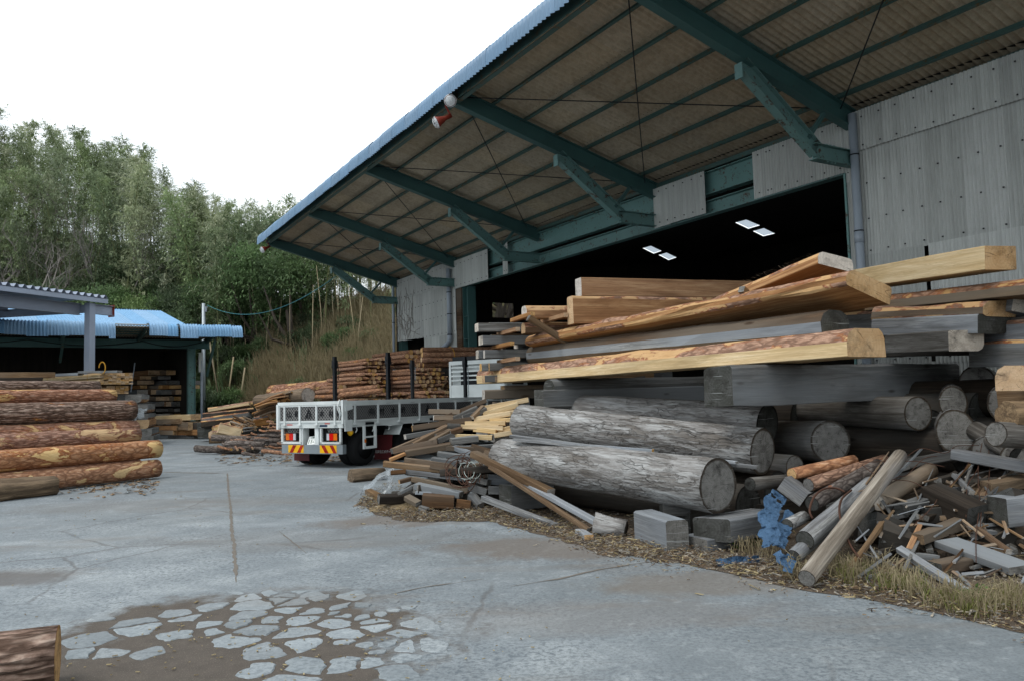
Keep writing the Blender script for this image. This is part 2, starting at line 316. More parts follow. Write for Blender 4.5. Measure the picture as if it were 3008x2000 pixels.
# ================================================================== GROUND
def interp(x, pts):
    if x <= pts[0][0]: return pts[0][1]
    for (a, b), (c, d) in zip(pts, pts[1:]):
        if x <= c: return b+(d-b)*(x-a)/(c-a)
    return pts[-1][1]
PATCH = (-1.95, 5.2, 1.45, 1.45)
def concrete(name, patch):
    t = T(name, .72, spec=.35); pos = t.n('NewGeometry').outputs['Position']
    n1 = t.noise(pos, .35, 6, .6); n2 = t.noise(pos, 1.7, 6, .65, .5); n3 = t.noise(pos, 45, 3, .7); n4 = t.noise(pos, 9, 5, .7)
    c = t.ramp(t.math('ADD', t.math('MULTIPLY', n1, .55), t.math('MULTIPLY', n2, .45)), [(.33, '686f73'), (.5, '80878b'), (.66, 'a1a7a9')])
    c = t.mix(t.mr(n3, .48, .62, 0, .45), c, '4f565a')                        # dark aggregate
    c = t.mix(t.mr(t.vor(pos, 55), .0, .28, .5, 0), c, '585d61')
    fk = t.math('MULTIPLY', t.mr(t.noise(pos, 24, 4, .65), .5, .58), t.mr(t.noise(pos, .8, 4), .35, .6, .15, .8)); c = t.mix(fk, c, '545c62')
    c = t.mix(t.mr(t.noise(pos, .22, 5, .65), .45, .65, 0, .45), c, '666b6c')
    c = t.mix(t.mr(n4, .55, .75, 0, .5), c, 'adb3b4')                         # pale cement skin
    mm = t.n('Mapping', {0: pos, 3: (.35, 1.2, 1)}).outputs[0]
    c = t.mix(t.mr(t.noise(mm, .9, 7, .7), .54, .72, 0, .55), c, '6e6459')    # brown staining
    wp = t.n('VectorMath', {0: pos, 1: t.n('VectorMath', {0: t.n('TexNoise', {'Vector': pos, 'Scale': 1.3, 'Detail': 4.}).outputs[1], 1: (.35, .35, 0)}, operation='MULTIPLY').outputs[0]}, operation='ADD').outputs[0]
    e = t.vor(wp, .42, 'DISTANCE_TO_EDGE'); cm = t.mr(t.noise(pos, .3, 3), .47, .56)
    ck = t.math('MULTIPLY', t.mr(e, .003, .011, 1, 0), cm); c = t.mix(t.math('MULTIPLY', ck, .45), c, '4a4541')
    s0 = t.n('SeparateXYZ', {0: pos})
    for (ex, ey, rx0, ry0, st_, colr) in ((-4.6, 7.35, .75, .4, .75, '55504c'), (-2.2, 9.0, 2.6, .8, .25, '6f6a64'), (.6, 5.6, 1.6, .5, .3, '77706a'), (-5.5, 12.5, 3.0, 1.0, .3, '6f6a64'), (.4, 8.1, 1.6, .7, .6, '6a5d50'), (-1.6, 10.2, 1.2, .6, .6, '6a5d50'), (1.6, 6.5, 1.2, .5, .5, '6f6355')):   # damp and dusty stains
        q1 = t.math('MULTIPLY', t.math('SUBTRACT', s0.outputs[0], ex), 1/rx0); q2 = t.math('MULTIPLY', t.math('SUBTRACT', s0.outputs[1], ey), 1/ry0)
        q3 = t.math('ADD', t.math('SQRT', t.math('ADD', t.math('MULTIPLY', q1, q1), t.math('MULTIPLY', q2, q2))), t.math('MULTIPLY', t.math('SUBTRACT', n2, .5), 1.6))
        c = t.mix(t.mr(q3, .55, 1.0, st_, 0), c, colr)
    h = t.math('ADD', t.math('MULTIPLY', n3, .5), t.math('MULTIPLY', ck, -1.5)); rgh = t.mr(n2, .3, .7, .62, .82)
    if patch:
        s = t.n('SeparateXYZ', {0: pos}); px_, py_, rx, ry = PATCH
        dx = t.math('MULTIPLY', t.math('SUBTRACT', s.outputs[0], px_), 1/rx); dy = t.math('MULTIPLY', t.math('SUBTRACT', s.outputs[1], py_), 1/ry)
        rr = t.math('SQRT', t.math('ADD', t.math('MULTIPLY', dx, dx), t.math('MULTIPLY', dy, dy)))
        rr = t.math('ADD', rr, t.math('MULTIPLY', t.math('SUBTRACT', t.noise(pos, 1.6, 7, .68), .5), 1.5))
        f = t.mr(rr, .78, 1.0, 1, 0)
        dirt = t.mix(t.noise(pos, 7, 6, .7), '3a3530', '625a52'); dirt = t.mix(t.mr(t.noise(pos, 120, 2), .6, .68, 0, .5), dirt, '8d8478')
        c = t.mix(f, c, dirt); h = t.math('SUBTRACT', h, t.math('MULTIPLY', f, .6)); rgh = t.mr(f, 0, 1, .72, .95)
    if not patch: c = var(t, t.mix(.14, c, 'b4bbbd'), .16, .1)
    return t.out(c, rgh, t.bump(h, .35, .006))
MT['concrete'] = concrete('yard_concrete', True); MT['concrete_p'] = concrete('yard_concrete_piece', False)
g = MB(); g.add([(-300, -120, 0), (300, -120, 0), (300, 400, 0), (-300, 400, 0)], [(0, 1, 2, 3)])
ground = tag(g.build('ground', MT['concrete']), kind='structure')

# islands of broken slab left standing in the dirt
def clip(poly, p, nrm):
    out = []
    for i, a in enumerate(poly):
        b = poly[(i+1) % len(poly)]; da = (a-p).dot(nrm); db = (b-p).dot(nrm)
        if da <= 0: out.append(a)
        if da*db < 0: out.append(a+(b-a)*(da/(da-db)))
    return out
rs = random.Random(11); seeds = []
for _ in range(4000):
    x, y = rs.uniform(-3.6, .35), rs.uniform(3.9, 6.75)
    md = .085 + .24*max(0, .42+.9*noise.noise((x*1.6, y*1.6, 3)))
    if all((x-a)**2+(y-b)**2 > md*md for a, b in seeds): seeds.append((x, y))
pieces = 0
for i, (x, y) in enumerate(seeds):
    px_, py_, rx, ry = PATCH; rr = math.hypot((x-px_)/rx, (y-py_)/ry)
    if rr > .97+.12*noise.noise((x*2, y*2, 7)): continue
    if y < 5.0 and x < -1.45-.3*(y-4.3) and rs.random() < .93: continue
    if rs.random() < .16+.25*max(0, rr-.6): continue
    c = Vector((x, y)); poly = [c+Vector(q) for q in ((-.5, -.5), (.5, -.5), (.5, .5), (-.5, .5))]
    for j, (a, b) in enumerate(seeds):
        if j != i and abs(a-x) < 1 and abs(b-y) < 1:
            q = Vector((a, b)); poly = clip(poly, (c+q)/2, (q-c).normalized())
    if len(poly) < 3: continue
    gap = rs.uniform(.006, .042)+.02*max(0, .8-rr)*rs.random(); cen = sum(poly, Vector((0, 0)))/len(poly)
    for k in range(len(poly)):
        a, b = poly[k], poly[(k+1) % len(poly)]
    inner = poly[:]
    ed = [(poly[k], poly[(k+1) % len(poly)]) for k in range(len(poly))]
    for a, b in ed:
        t_ = (b-a)
        if t_.length < 1e-5: continue
        nr = Vector((t_.y, -t_.x)).normalized()
        if nr.dot(a-cen) < 0: nr = -nr
        inner = clip(inner, a-nr*gap, nr)
        if len(inner) < 3: break
    if len(inner) < 3: continue
    pts = inner
    fine = []
    for k in range(len(pts)):
        a, b = pts[k], pts[(k+1) % len(pts)]; L_ = (b-a).length; ks = max(2, int(L_/.035))
        cut = min(.3, .02/max(L_, .02))
        fine += [a.lerp(b, cut+(1-2*cut)*q/(ks-1)) for q in range(ks)]
    pts = [p+Vector((noise.noise((p.x*9, p.y*9, 1))+.6*noise.noise((p.x*30, p.y*30, 4)), noise.noise((p.x*9, p.y*9, 9))+.6*noise.noise((p.x*30, p.y*30, 7))))*.03 for p in fine]
    ar = abs(sum(pts[k].x*pts[(k+1) % len(pts)].y-pts[(k+1) % len(pts)].x*pts[k].y for k in range(len(pts))))/2
    if ar < .0035: continue
    sg = sum(pts[k].x*pts[(k+1) % len(pts)].y-pts[(k+1) % len(pts)].x*pts[k].y for k in range(len(pts)))
    if sg < 0: pts.reverse()
    n = len(pts); cen = sum(pts, Vector((0, 0)))/n; hz = rs.uniform(.003, .009); m = MB()
    m.add([(p.x-cen.x, p.y-cen.y, .001) for p in pts]+[((p.x-cen.x)*.93, (p.y-cen.y)*.93, hz) for p in pts],
          [(k, (k+1) % n, n+(k+1) % n, n+k) for k in range(n)]+[tuple(range(n, 2*n))])
    m.build('concrete_piece', MT['concrete_p'], ground, mw=Matrix.Translation((cen.x, cen.y, 0))); pieces += 1

# dirt-filled expansion joints
def joint(pts, w, seed):
    r2 = random.Random(seed); L, Rr = [], []
    dense = []
    for a, b in zip(pts, pts[1:]):
        k = max(2, int((b-a).length/.08))
        dense += [a+(b-a)*(q/k) for q in range(k)]
    dense.append(pts[-1]); m = MB(); vs = []
    for i, p in enumerate(dense):
        t_ = (dense[min(i+1, len(dense)-1)]-dense[max(i-1, 0)]).normalized(); nr = Vector((-t_.y, t_.x, 0))
        fade = 1 if 3 < i < len(dense)-4 else .3
        for s_ in (-1, 1): vs.append(p+nr*s_*w*fade*(.25+.75*r2.random())+Vector((0, 0, .004)))
    m.add(vs, [(2*i, 2*i+1, 2*i+3, 2*i+2) for i in range(len(dense)-1)])
    m.build('joint_dirt', MT['dirt'], ground)
t = T('dirt_and_sawdust', .95, spec=.1); pos = t.n('NewGeometry').outputs['Position']
c = t.mix(t.noise(pos, 2.5, 7, .7), '4a413a', '695e52'); c = t.mix(t.mr(t.noise(pos, 70, 3), .55, .7, 0, .7), c, '8d7f69')
c = t.mix(t.mr(t.noise(pos, 38, 3), .58, .7, 0, .7), c, '3a312a'); MT['dirt'] = t.out(c, None, t.bump(t.noise(pos, 30, 5, .7), .8, .02))
t = T('joint_dirt', .95, spec=.1); pos = t.n('NewGeometry').outputs['Position']; MT['jdirt'] = t.out(t.mix(t.noise(pos, 8, 5), '68625b', '7b756d'))
MT['dirt'], _d = MT['jdirt'], MT['dirt']
joint([G(668, 1388), G(671, 1440), G(678, 1500), G(681, 1560), G(688, 1600), G(690, 1650), G(694, 1710)], .028, 1)
joint([G(300, 1384), G(480, 1386), G(668, 1390)], .05, 2)
joint([G(1500, 1722), G(1640, 1700), G(1760, 1672), G(1920, 1648)], .022, 3)
joint([G(1080, 1760), G(1240, 1725), G(1420, 1700)], .015, 4)
joint([G(820, 1560), G(870, 1600), G(900, 1625)], .012, 5)
MT['dirt'] = _d
# bark litter and dirt strip under and before the piles
edge = [(1040, 1478), (1120, 1516), (1260, 1535), (1420, 1528), (1560, 1560), (1700, 1598), (1790, 1638), (1880, 1642), (2060, 1668), (2260, 1712), (2480, 1752), (2700, 1790), (2860, 1830), (3100, 1880), (3600, 1980)]
m = MB(); pts = []
for (a, b), (c_, d_) in zip(edge, edge[1:]):
    for q in range(8):
        p = G(a+(c_-a)*q/8, b+(d_-b)*q/8); pts.append(p+Vector((noise.noise(p*3), noise.noise(p*3+Vector((5, 5, 5))), 0))*.16)
bk = [BO+U*13+NN*4.2, BO+U*13+NN*.2, BO-U*9+NN*.2]
vs = [Vector((p.x, p.y, .004)) for p in pts]; n = len(vs)
back = [p+Vector((4.5, 1.2, 0)) for p in vs]
m.add([(p.x, p.y, .004) for p in vs]+[(p.x, p.y, .004) for p in back], [(i, i+1, n+i+1, n+i) for i in range(n-1)])
dirt = tag(m.build('dirt_strip', MT['dirt']), kind='structure')

# ================================================================== HILL
FOOT = [(-90, 60), (-40, 53), (-22, 49), (-17, 46), (-12, 42.5), (-7, 38.5), (-4, 36.8), (0, 38.8), (6, 42.8), (15, 50), (60, 70)]
GR = [(-60, .8), (-45, .76), (-33, .6), (-21, .27), (-10, .24), (10, .24)]
def HZ(x, y):
    d = y-interp(x, FOOT)
    if d <= 0: return -.25
    return -.25+5.2*(1-math.exp(-d/4.2))+interp(x, GR)*min(d, 17)+.5*noise.noise((x*.25, y*.25, 0))*min(1, d/3)
m = MB(); nx, ny = 90, 52; vs = []
for i in range(nx+1):
    for j in range(ny+1):
        x = -95+130*i/nx; y = interp(x, FOOT)-.6+60*(j/ny)**1.5; vs.append((x, y, HZ(x, y)))
m.add(vs, [(i*(ny+1)+j, (i+1)*(ny+1)+j, (i+1)*(ny+1)+j+1, i*(ny+1)+j+1) for i in range(nx) for j in range(ny)])
t = T('hillside_soil', .95, spec=.1); pos = t.n('NewGeometry').outputs['Position']
c = t.mix(t.mr(t.noise(pos, .35, 6, .6), .4, .62), '3b3d26', '5d5236'); c = t.mix(t.mr(t.noise(pos, 5, 6, .7), .45, .7, 0, .7), c, '241f16'); MT['hill'] = t.out(c)
hill = tag(m.build('hill', MT['hill'], smooth=True), kind='structure')

# ================================================================== WAREHOUSE
BM = Matrix(((U.x, NN.x, 0, BO.x), (U.y, NN.y, 0, BO.y), (0, 0, 1, 0), (0, 0, 0, 1)))
wh = thing('warehouse', 'long open warehouse with deep corrugated canopy on teal steel rafters and blue roof edge', 'warehouse', BM)
P, ZW, ZT, SL = 5.315, 6.26, 7.67, (7.67-6.26)/5.315
RX = [-11.0, -5.5, 0, 5.49, 10.98, 16.47, 21.96]
def zb(n_): return ZW+SL*n_                  # rafter soffit height
ZN = Vector((0, -SL, 1)).normalized()
def wave(width, length, pitch, amp, spw=6, sag=None):   # sheet in x (across) and y (along), waves in z
    m = MB(); k = max(2, round(width/pitch*spw)); rows = 2 if sag is None else len(sag)
    prof = [(0, 0, 0), (length, 0, 0)] if sag is None else sag
    for (y, z, tilt) in prof:
        for i in range(k+1):
            x = width*i/k; a = amp*math.cos(2*math.pi*x/pitch)
            m.v.append((x, y-a*math.sin(tilt), z+a*math.cos(tilt)))
    for r_ in range(rows-1):
        for i in range(k):
            m.f.append((r_*(k+1)+i, r_*(k+1)+i+1, (r_+1)*(k+1)+i+1, (r_+1)*(k+1)+i)); m.m.append(0)
    return m
# canopy roof sheets, three courses
SW = .79; cnt = 0; rot = math.atan(SL)
for (n0, n1, dz) in ((-.35, 2.12, 0), (2.02, 3.75, .012), (3.65, 5.45, .024)):
    me = wave(SW+.05, (n1-n0)/math.cos(rot), .132, .025, 6).mesh('canopy_sheet', MT['slate_under'], True)
    x = -9.0; i = 0
    while x < 21.95:
        mw = Matrix.Translation((x, n0, zb(n0)+.485+dz+.004*(i % 2))) @ Matrix.Rotation(rot, 4, 'X')
        put('canopy_sheet', me, wh, mw); x += SW; i += 1
xe = 22.2
# curved blue edge sheets
prof = [(0, 0, .26), (.28, .07, .26), (.42, .085, -.1), (.52, .05, -.55), (.585, -.03, -1.1), (.61, -.12, -1.4), (.615, -.34, -1.55)]
me = wave(SW+.03, 0, .132, .022, 6, prof).mesh('edge_sheet', MT['blue'], True)
x = -9.0; i = 0
while x < 22.0:
    put('edge_sheet', me, wh, Matrix.Translation((x, 5.05, zb(5.05)+.535+.006*math.sin(i*2.1))) @ Matrix.Rotation(.02*math.sin(i*1.7), 4, 'Y')); x += SW; i += 1
# rafters with knee braces
for i, x in enumerate(RX[1:]):
    d = .36; m = MB(); up_ = ZN
    a = Vector((x, -.15, zb(-.15)+d/2)); b = Vector((x, P+.02, zb(P)+d/2)); m.hbeam(a, b, .18, d, .018, up_)
    rf = m.build('rafter', MT['teal'], wh)
    kn = Vector((x, 2.72, 6.86)); el = Vector((x, 1.05, 5.70)); wl = Vector((x, -.12, 5.70))
    dr = (el-kn).normalized(); nr = Vector((0, -dr.z, dr.y)).normalized()
    if nr.z < 0: nr = -nr
    m = MB(); m.hbeam(kn+dr*.02+Vector((0, .12, .1)), el+Vector((0, 0, .02)), .17, .27, .016, nr); m.bar(kn+Vector((0, .17, .1)), kn+Vector((0, .17, -.16)), .17, .02, (0, 1, 0))
    m.hbeam(el+Vector((0, .1, 0)), wl, .171, .29, .016); 
    for q in range(3): 
        for z_ in (-.15, .15): m.bar((x-.05, .62+.1*q, 5.70+z_-.015), (x-.05, .62+.1*q, 5.70+z_+.015), .03, .03)
    m.build('knee_brace', MT['teal_rust'], wh)
    m = MB(); m.bar((x, 1.25, 5.93), (x, .78, 6.44), .07, .07); m.build('strut', MT['teal'], wh)
# purlins
for k in range(6):
    n_ = .45+.81*k; m = MB(); z0 = zb(n_)+.36
    m.bar((-9.2, n_, z0+.055), (xe-.15, n_, z0+.055), .012, .10, ZN); m.bar((-9.2, n_+.03, z0+.006), (xe-.15, n_+.03, z0+.006), .06, .008, ZN)
    m.build('purlin', MT['purlin'], wh)
m = MB(); z0 = zb(P)+.2; m.bar((-9.2, P+.1, z0+.05), (xe-.15, P+.1, z0+.05), .014, .34, ZN); m.bar((-9.2, P+.05, z0-.115), (xe-.15, P+.05, z0-.115), .09, .012, ZN)
m.build('eave_beam', MT['purlin'], wh)
for a, b in zip(RX[1:], RX[2:]):
    for (x0, x1) in ((a, b), (b, a)):
        m = MB(); m.tube([(x0, P-.1, zb(P-.1)+.25), (x1, .3, zb(.3)+.27)], .012, 5); m.build('tie_rod', MT['black'], wh)
# wall sheets
def wall_sheet(x0, w, z0, z1, off, bolts=(), mat='slate', dz=0):
    m = wave(w, z1-z0, .0635, .0125, 6); m.v = [(x, -z_+off, y) for (x, y, z_) in m.v]
    for bz in bolts:
        for bx in (w*.12, w*.62): m.box(bx-.011, bx+.011, off+.01, off+.028, bz-z0-.011, bz-z0+.011, 1)
    return m.build('wall_sheet', [MT[mat], MT['black']], wh, True, Matrix.Translation((x0, 0, z0+dz)))
i = 0
for x in [-.66*k-.68 for k in range(9)]:
    j = .003*(i % 2); i += 1
    wall_sheet(x, .685, 5.82, 6.56, .062+j, (5.90, 6.42)); wall_sheet(x, .685, 3.87, 5.86, .016+j, (3.97, 4.55, 5.2))
    if not (-1.7 < x < -1.2): wall_sheet(x, .685, 1.9, 3.9, .03+j, (2.0, 2.9))
    else: wall_sheet(x+.1, .585, 1.9, 3.9, .03+j, (2.0, 2.9))
    wall_sheet(x, .685, 0.02, 1.93, .014+j)
wall_sheet(-.02, .2, 5.3, 6.5, .04); wall_sheet(-.02, .2, 3.2, 5.32, .03); wall_sheet(-.02, .2, 1.2, 3.22, .035)
for x, w in ((4.94, .54), (4.36, .62), (3.76, .62)): wall_sheet(x, w, 5.50+.02*math.sin(x*9), 6.48, .05, (5.62, 6.38))
for x, w in ((.17, .68), (.80, .68), (1.44, .68), (1.9, .45)): wall_sheet(x, w, 5.50, 6.50, .05+.003*(x > 1), (5.60, 6.40))
for x, w in ((13.95, .66), (14.58, .68), (15.2, .68), (15.85, .68), (12.62, .3)): wall_sheet(x, w, 5.47, 6.50, .05, (5.58, 6.35))
for k in range(8):
    x = 16.5+.7*k; w = .725 if k < 7 else .62
    wall_sheet(x, w, 5.68, 6.56, .034+.003*(k % 2), (5.78, 6.4)); wall_sheet(x, w, 3.85+.02*k, 5.74, .016+.003*(k % 2), (3.95, 4.6, 5.2))
    if k < 4: wall_sheet(x, w, 3.0-.08*(k-1), 3.95, .002+.003*(k % 2), (3.1,))
m = MB(); m.box(16.2, 22.1, -.16, -.1, 0, 3.4); m.build('dark_gap_sheet', MT['darkwall'], wh)  # added sheet; its dark colour stands in for shade below the wall sheets
# girders over the opening, jambs, columns
m = MB(); m.hbeam((.1, -.16, 6.22), (16.4, -.16, 6.22), .22, .52, .018); m.build('girder', MT['teal_rust'], wh)
m = MB(); m.hbeam((.1, -.16, 5.66), (16.4, -.16, 5.66), .2, .32, .016); m.box(.1, 16.4, -.03, .045, 5.475, 5.49); m.build('girder', MT['teal_rust'], wh)
m = MB(); m.box(-9, 22.1, -.1, -.04, 6.52, 6.62); m.build('wall_plate', MT['purlin'], wh)
m = MB(); m.hbeam((15.75, -.16, 0), (15.75, -.16, 5.47), .32, .4, .018, (1, 0, 0)); 
for z_ in (1.2, 2.4, 3.6, 4.4): m.box(15.57, 15.93, -.3, -.02, z_, z_+.014)
m.build('column', MT['teal'], wh)
m = MB(); m.box(16.02, 16.42, -.05, .02, .02, 5.46); m.build('jamb_board', MT['brown'], wh)
m = MB(); m.hbeam((.02, -.2, 0), (.02, -.2, 6.2), .3, .34, .018, (1, 0, 0)); m.build('column', MT['teal'], wh)
m = MB(); m.box(.15, .19, -.08, .07, 0, 5.48); m.build('jamb_angle', MT['teal_rust'], wh)
m = MB(); m.hbeam((21.96, -.2, 0), (21.96, -.2, 6.2), .3, .3, .018, (1, 0, 0)); m.build('column', MT['teal'], wh)
# shell: main roof with translucent panels, end walls, back wall
RS = .10
def rz(n_): return 6.72-RS*n_
def RF(px, py):
    d = ray(px, py); o = EYE-BO; k = (6.72-RS*o.dot(NN)-EYE.z)/(d.z+RS*d.dot(NN)); q = EYE+d*k; return ((q-BO).dot(U), (q-BO).dot(NN))
from mathutils.geometry import tessellate_polygon
sk = [[RF(*q) for q in quad] for quad in (((2160, 655), (2192, 646), (2232, 663), (2198, 673)), ((2212, 680), (2244, 671), (2276, 687), (2242, 695)), ((1888, 730), (1912, 723), (1943, 738), (1920, 746)), ((1935, 750), (1958, 743), (1987, 757), (1964, 765)))]
loops = [[(-12.2, -18.4), (22.5, -18.4), (22.5, .0), (-12.2, .0)]]+sk; flat = [Vector((x, y, rz(y))) for lp in loops for x, y in lp]
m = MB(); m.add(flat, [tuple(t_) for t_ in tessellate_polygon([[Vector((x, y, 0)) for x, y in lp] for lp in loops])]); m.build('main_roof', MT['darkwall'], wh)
for s in sk:
    m = MB(); A0, A1, A2, A3 = [Vector((x, y, rz(y)+.03)) for x, y in s]; K = 24; vs = []
    for i in range(K+1):
        z_ = Vector((0, 0, .014*math.cos(i*math.pi/2))); vs += [A0.lerp(A1, i/K)+z_, A3.lerp(A2, i/K)+z_]
    m.add(vs, [(2*i, 2*i+1, 2*i+3, 2*i+2) for i in range(K)]); m.build('skylight_panel', MT['sky_panel'], wh)
for x in (-11.0, -5.5):
    m = MB(); m.hbeam((x, -.3, rz(-.3)-.42), (x, -18, rz(-18)-.42), .2, .4, .018); m.build('rafter', MT['teal'], wh)
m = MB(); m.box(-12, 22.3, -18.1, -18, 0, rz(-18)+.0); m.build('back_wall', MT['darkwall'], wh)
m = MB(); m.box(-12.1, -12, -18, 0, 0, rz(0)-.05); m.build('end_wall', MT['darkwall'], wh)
a, b = WX(1446, 889, 22.1), WX(1512, 934, 22.1)          # opening in the far end wall
y0, y1, z0, z1 = min(a.y, b.y), max(a.y, b.y), min(a.z, b.z), max(a.z, b.z); m = MB()
for (ya, yb, za, zc, zd) in ((-18, y0, 0, rz(-18), rz(y0)), (y1, 0, 0, rz(y1), rz(0)), (y0, y1, 0, z0, z0), (y0, y1, z1, rz(y0), rz(y1))):
    for xx in (22.1, 22.2): m.add([(xx, ya, za), (xx, yb, za), (xx, yb, zd-.01), (xx, ya, zc-.01)], [(0, 1, 2, 3)])
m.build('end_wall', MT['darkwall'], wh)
# rain pipes
def pipe(pts, r, mats=('pvc', 'black'), rings=()):
    m = MB(); m.tube(pts, r, 12)
    for p, q in rings: m.tube([p, q], r*1.12, 12, 1)
    m.build('rain_pipe', [MT[k] for k in mats], wh, True)
pipe([(-.12, .15, 6.5), (-.12, .15, 0)], .075, rings=[((-.12, .15, z), (-.12, .15, z-.02)) for z in (5.75, 4.35, 3.1)])
pipe([(-.12, .15, 4.32), (-.12, .15, 4.12)], .083)
pipe([(16.75, .15, 6.25), (16.75, .15, 3.75)], .085, rings=[((16.75, .15, z), (16.75, .15, z-.03)) for z in (5.4, 4.6, 3.85)])
pipe([(16.75, .15, 3.82), (16.75, .15, 3.66), (16.95, .15, 3.52), (19.3, .15, 2.75), (19.5, .15, 2.6), (19.5, .15, 0)], .09)
pipe([(22.2, .1, 6.4), (22.22, .12, 6.2), (22.22, .12, 0)], .06, rings=[((22.22, .12, z), (22.22, .12, z-.03)) for z in (4.8, 3.3)])
# bare creeper stems on the end wall
m = MB(); rv = random.Random(5)
for k in range(26):
    x, z = rv.uniform(20.2, 22.0), rv.uniform(3.9, 4.6); p = [(x, .045, z)]; ang = rv.uniform(.6, 2.5)
    for q in range(rv.randint(8, 18)):
        ang += rv.uniform(-.55, .55); x -= math.cos(ang)*.12*rv.uniform(.3, 1.2); z += math.sin(ang)*.12
        p.append((max(18.2, min(22.05, x)), .05+rv.uniform(0, .02), min(6.45, z)))
    m.tube(p, .007, 4)
cp_ = m.build('creeper', MT['twig'], None, mw=BM.copy()); tag(cp_, 'bare creeper stems spreading over the pale end wall by the rain pipe', 'creeper')

# floodlights on the canopy edge
def flood(p, aim, label):
    o = thing('floodlight', label, 'floodlight', frame(p, aim) @ Matrix.Scale(.85, 4), 'floodlights on the canopy edge')
    m = MB(); m.tube([(-.3, 0, 0), (-.12, 0, 0), (-.06, 0, 0), (.05, 0, 0), (.11, 0, 0)], [.055, .055, .085, .12, .15], 16); m.build('housing', MT['redlamp'], o, True)
    m = MB(); m.tube([(.105, 0, 0), (.125, 0, 0), (.15, 0, 0)], [.138, .12, .05], 16); m.build('lens', MT['glass'], o, True)
    m = MB()
    for rr, xx in ((.15, .12), (.11, .18), (.05, .2)):
        m.tube([(xx, rr*math.cos(a), rr*math.sin(a)) for a in [2*math.pi*k/16 for k in range(17)]], .006, 4)
    for k in range(6):
        a = math.pi*k/3; m.tube([(.11, .15*math.cos(a), .15*math.sin(a)), (.18, .11*math.cos(a), .11*math.sin(a)), (.205, 0, 0)], .006, 4)
    m.build('wire_guard', MT['glass'], o)
    m = MB(); m.bar((-.28, 0, 0), (-.28, 0, .3), .04, .04); m.build('bracket', MT['redlamp'], o)
p = LOC((5.49, P+.12, zb(P)+.05)); flood(p+Vector((-.05, -.2, .0)), EYE+Vector((-2, 2, -1))-p, 'round caged floodlight facing the yard at the second rafter tip')
flood(p+Vector((-.3, .15, -.3)), Vector((-.8, -.1, -.4)), 'red caged floodlight turned sideways beside the round one')
p = LOC((21.96, P+.1, zb(P)-.1)); flood(p+Vector((-.1, -.1, -.05)), Vector((-.6, -.5, -.45)), 'red caged floodlight under the far corner of the canopy')

# ================================================================== TIMBER BUILDERS
def log_mesh(name, L, ra, rb, mats, n=18, rough=.05, bend=0.0, seed=0, oval=1.0):
    k = max(3, min(26, int(L/.22))); v = []; sd_ = seed*7.13
    for i in range(k+1):
        t = i/k; x = -L/2+L*t; r = ra+(rb-ra)*t; oy = bend*math.sin(math.pi*t)
        oy2 = .35*bend*math.sin(2.3*math.pi*t+sd_)
        for j in range(n):
            a = 2*math.pi*j/n; q = 1+rough*(noise.noise((x*1.7+sd_, math.cos(a)*1.3, math.sin(a)*1.3))+.6*noise.noise((x*6+sd_, math.cos(a)*4, math.sin(a)*4)))
            jit = .02*r*noise.noise((sd_, j, i)) if i in (0, k) else 0
            v.append((x+jit, oy2+r*q*oval*math.cos(a), oy+r*q*math.sin(a)))
    f = [(i*n+j, i*n+(j+1) % n, (i+1)*n+(j+1) % n, (i+1)*n+j) for i in range(k) for j in range(n)]
    f = [tuple(reversed(q)) for q in f]
    f.append(tuple(range(n))); f.append(tuple(k*n+j for j in range(n-1, -1, -1)))
    me = bpy.data.meshes.new(name); me.from_pydata(v, [], f)
    for m in mats: me.materials.append(m)
    uv = me.uv_layers.new(name='UVMap'); np_ = len(f)
    me.polygons.foreach_set('use_smooth', [True]*(np_-2)+[False]*2)
    for pi in (np_-2, np_-1):
        p = me.polygons[pi]; p.material_index = 1
        for li in p.loop_indices:
            a = 2*math.pi*(me.loops[li].vertex_index % n)/n; uv.data[li].uv = (math.cos(a), math.sin(a))
    me.update(); return me
LOGN = [0]
def log(name, label, cat, a, b, ra, rb=None, bk='greybark', en='e_grey', group=None, n=18, rough=.05, bend=0.0, parent=None, oval=1.0, roll=0.0):
    LOGN[0] += 1; a, b = Vector(a), Vector(b); rb = rb or ra
    me = log_mesh(name, (b-a).length, ra, rb, [MT[bk], MT[en]], n, rough, bend, LOGN[0], oval)
    o = put(name, me, parent, frame((a+b)/2, b-a, roll=roll))
    return tag(o, label, cat, group) if parent is None else o
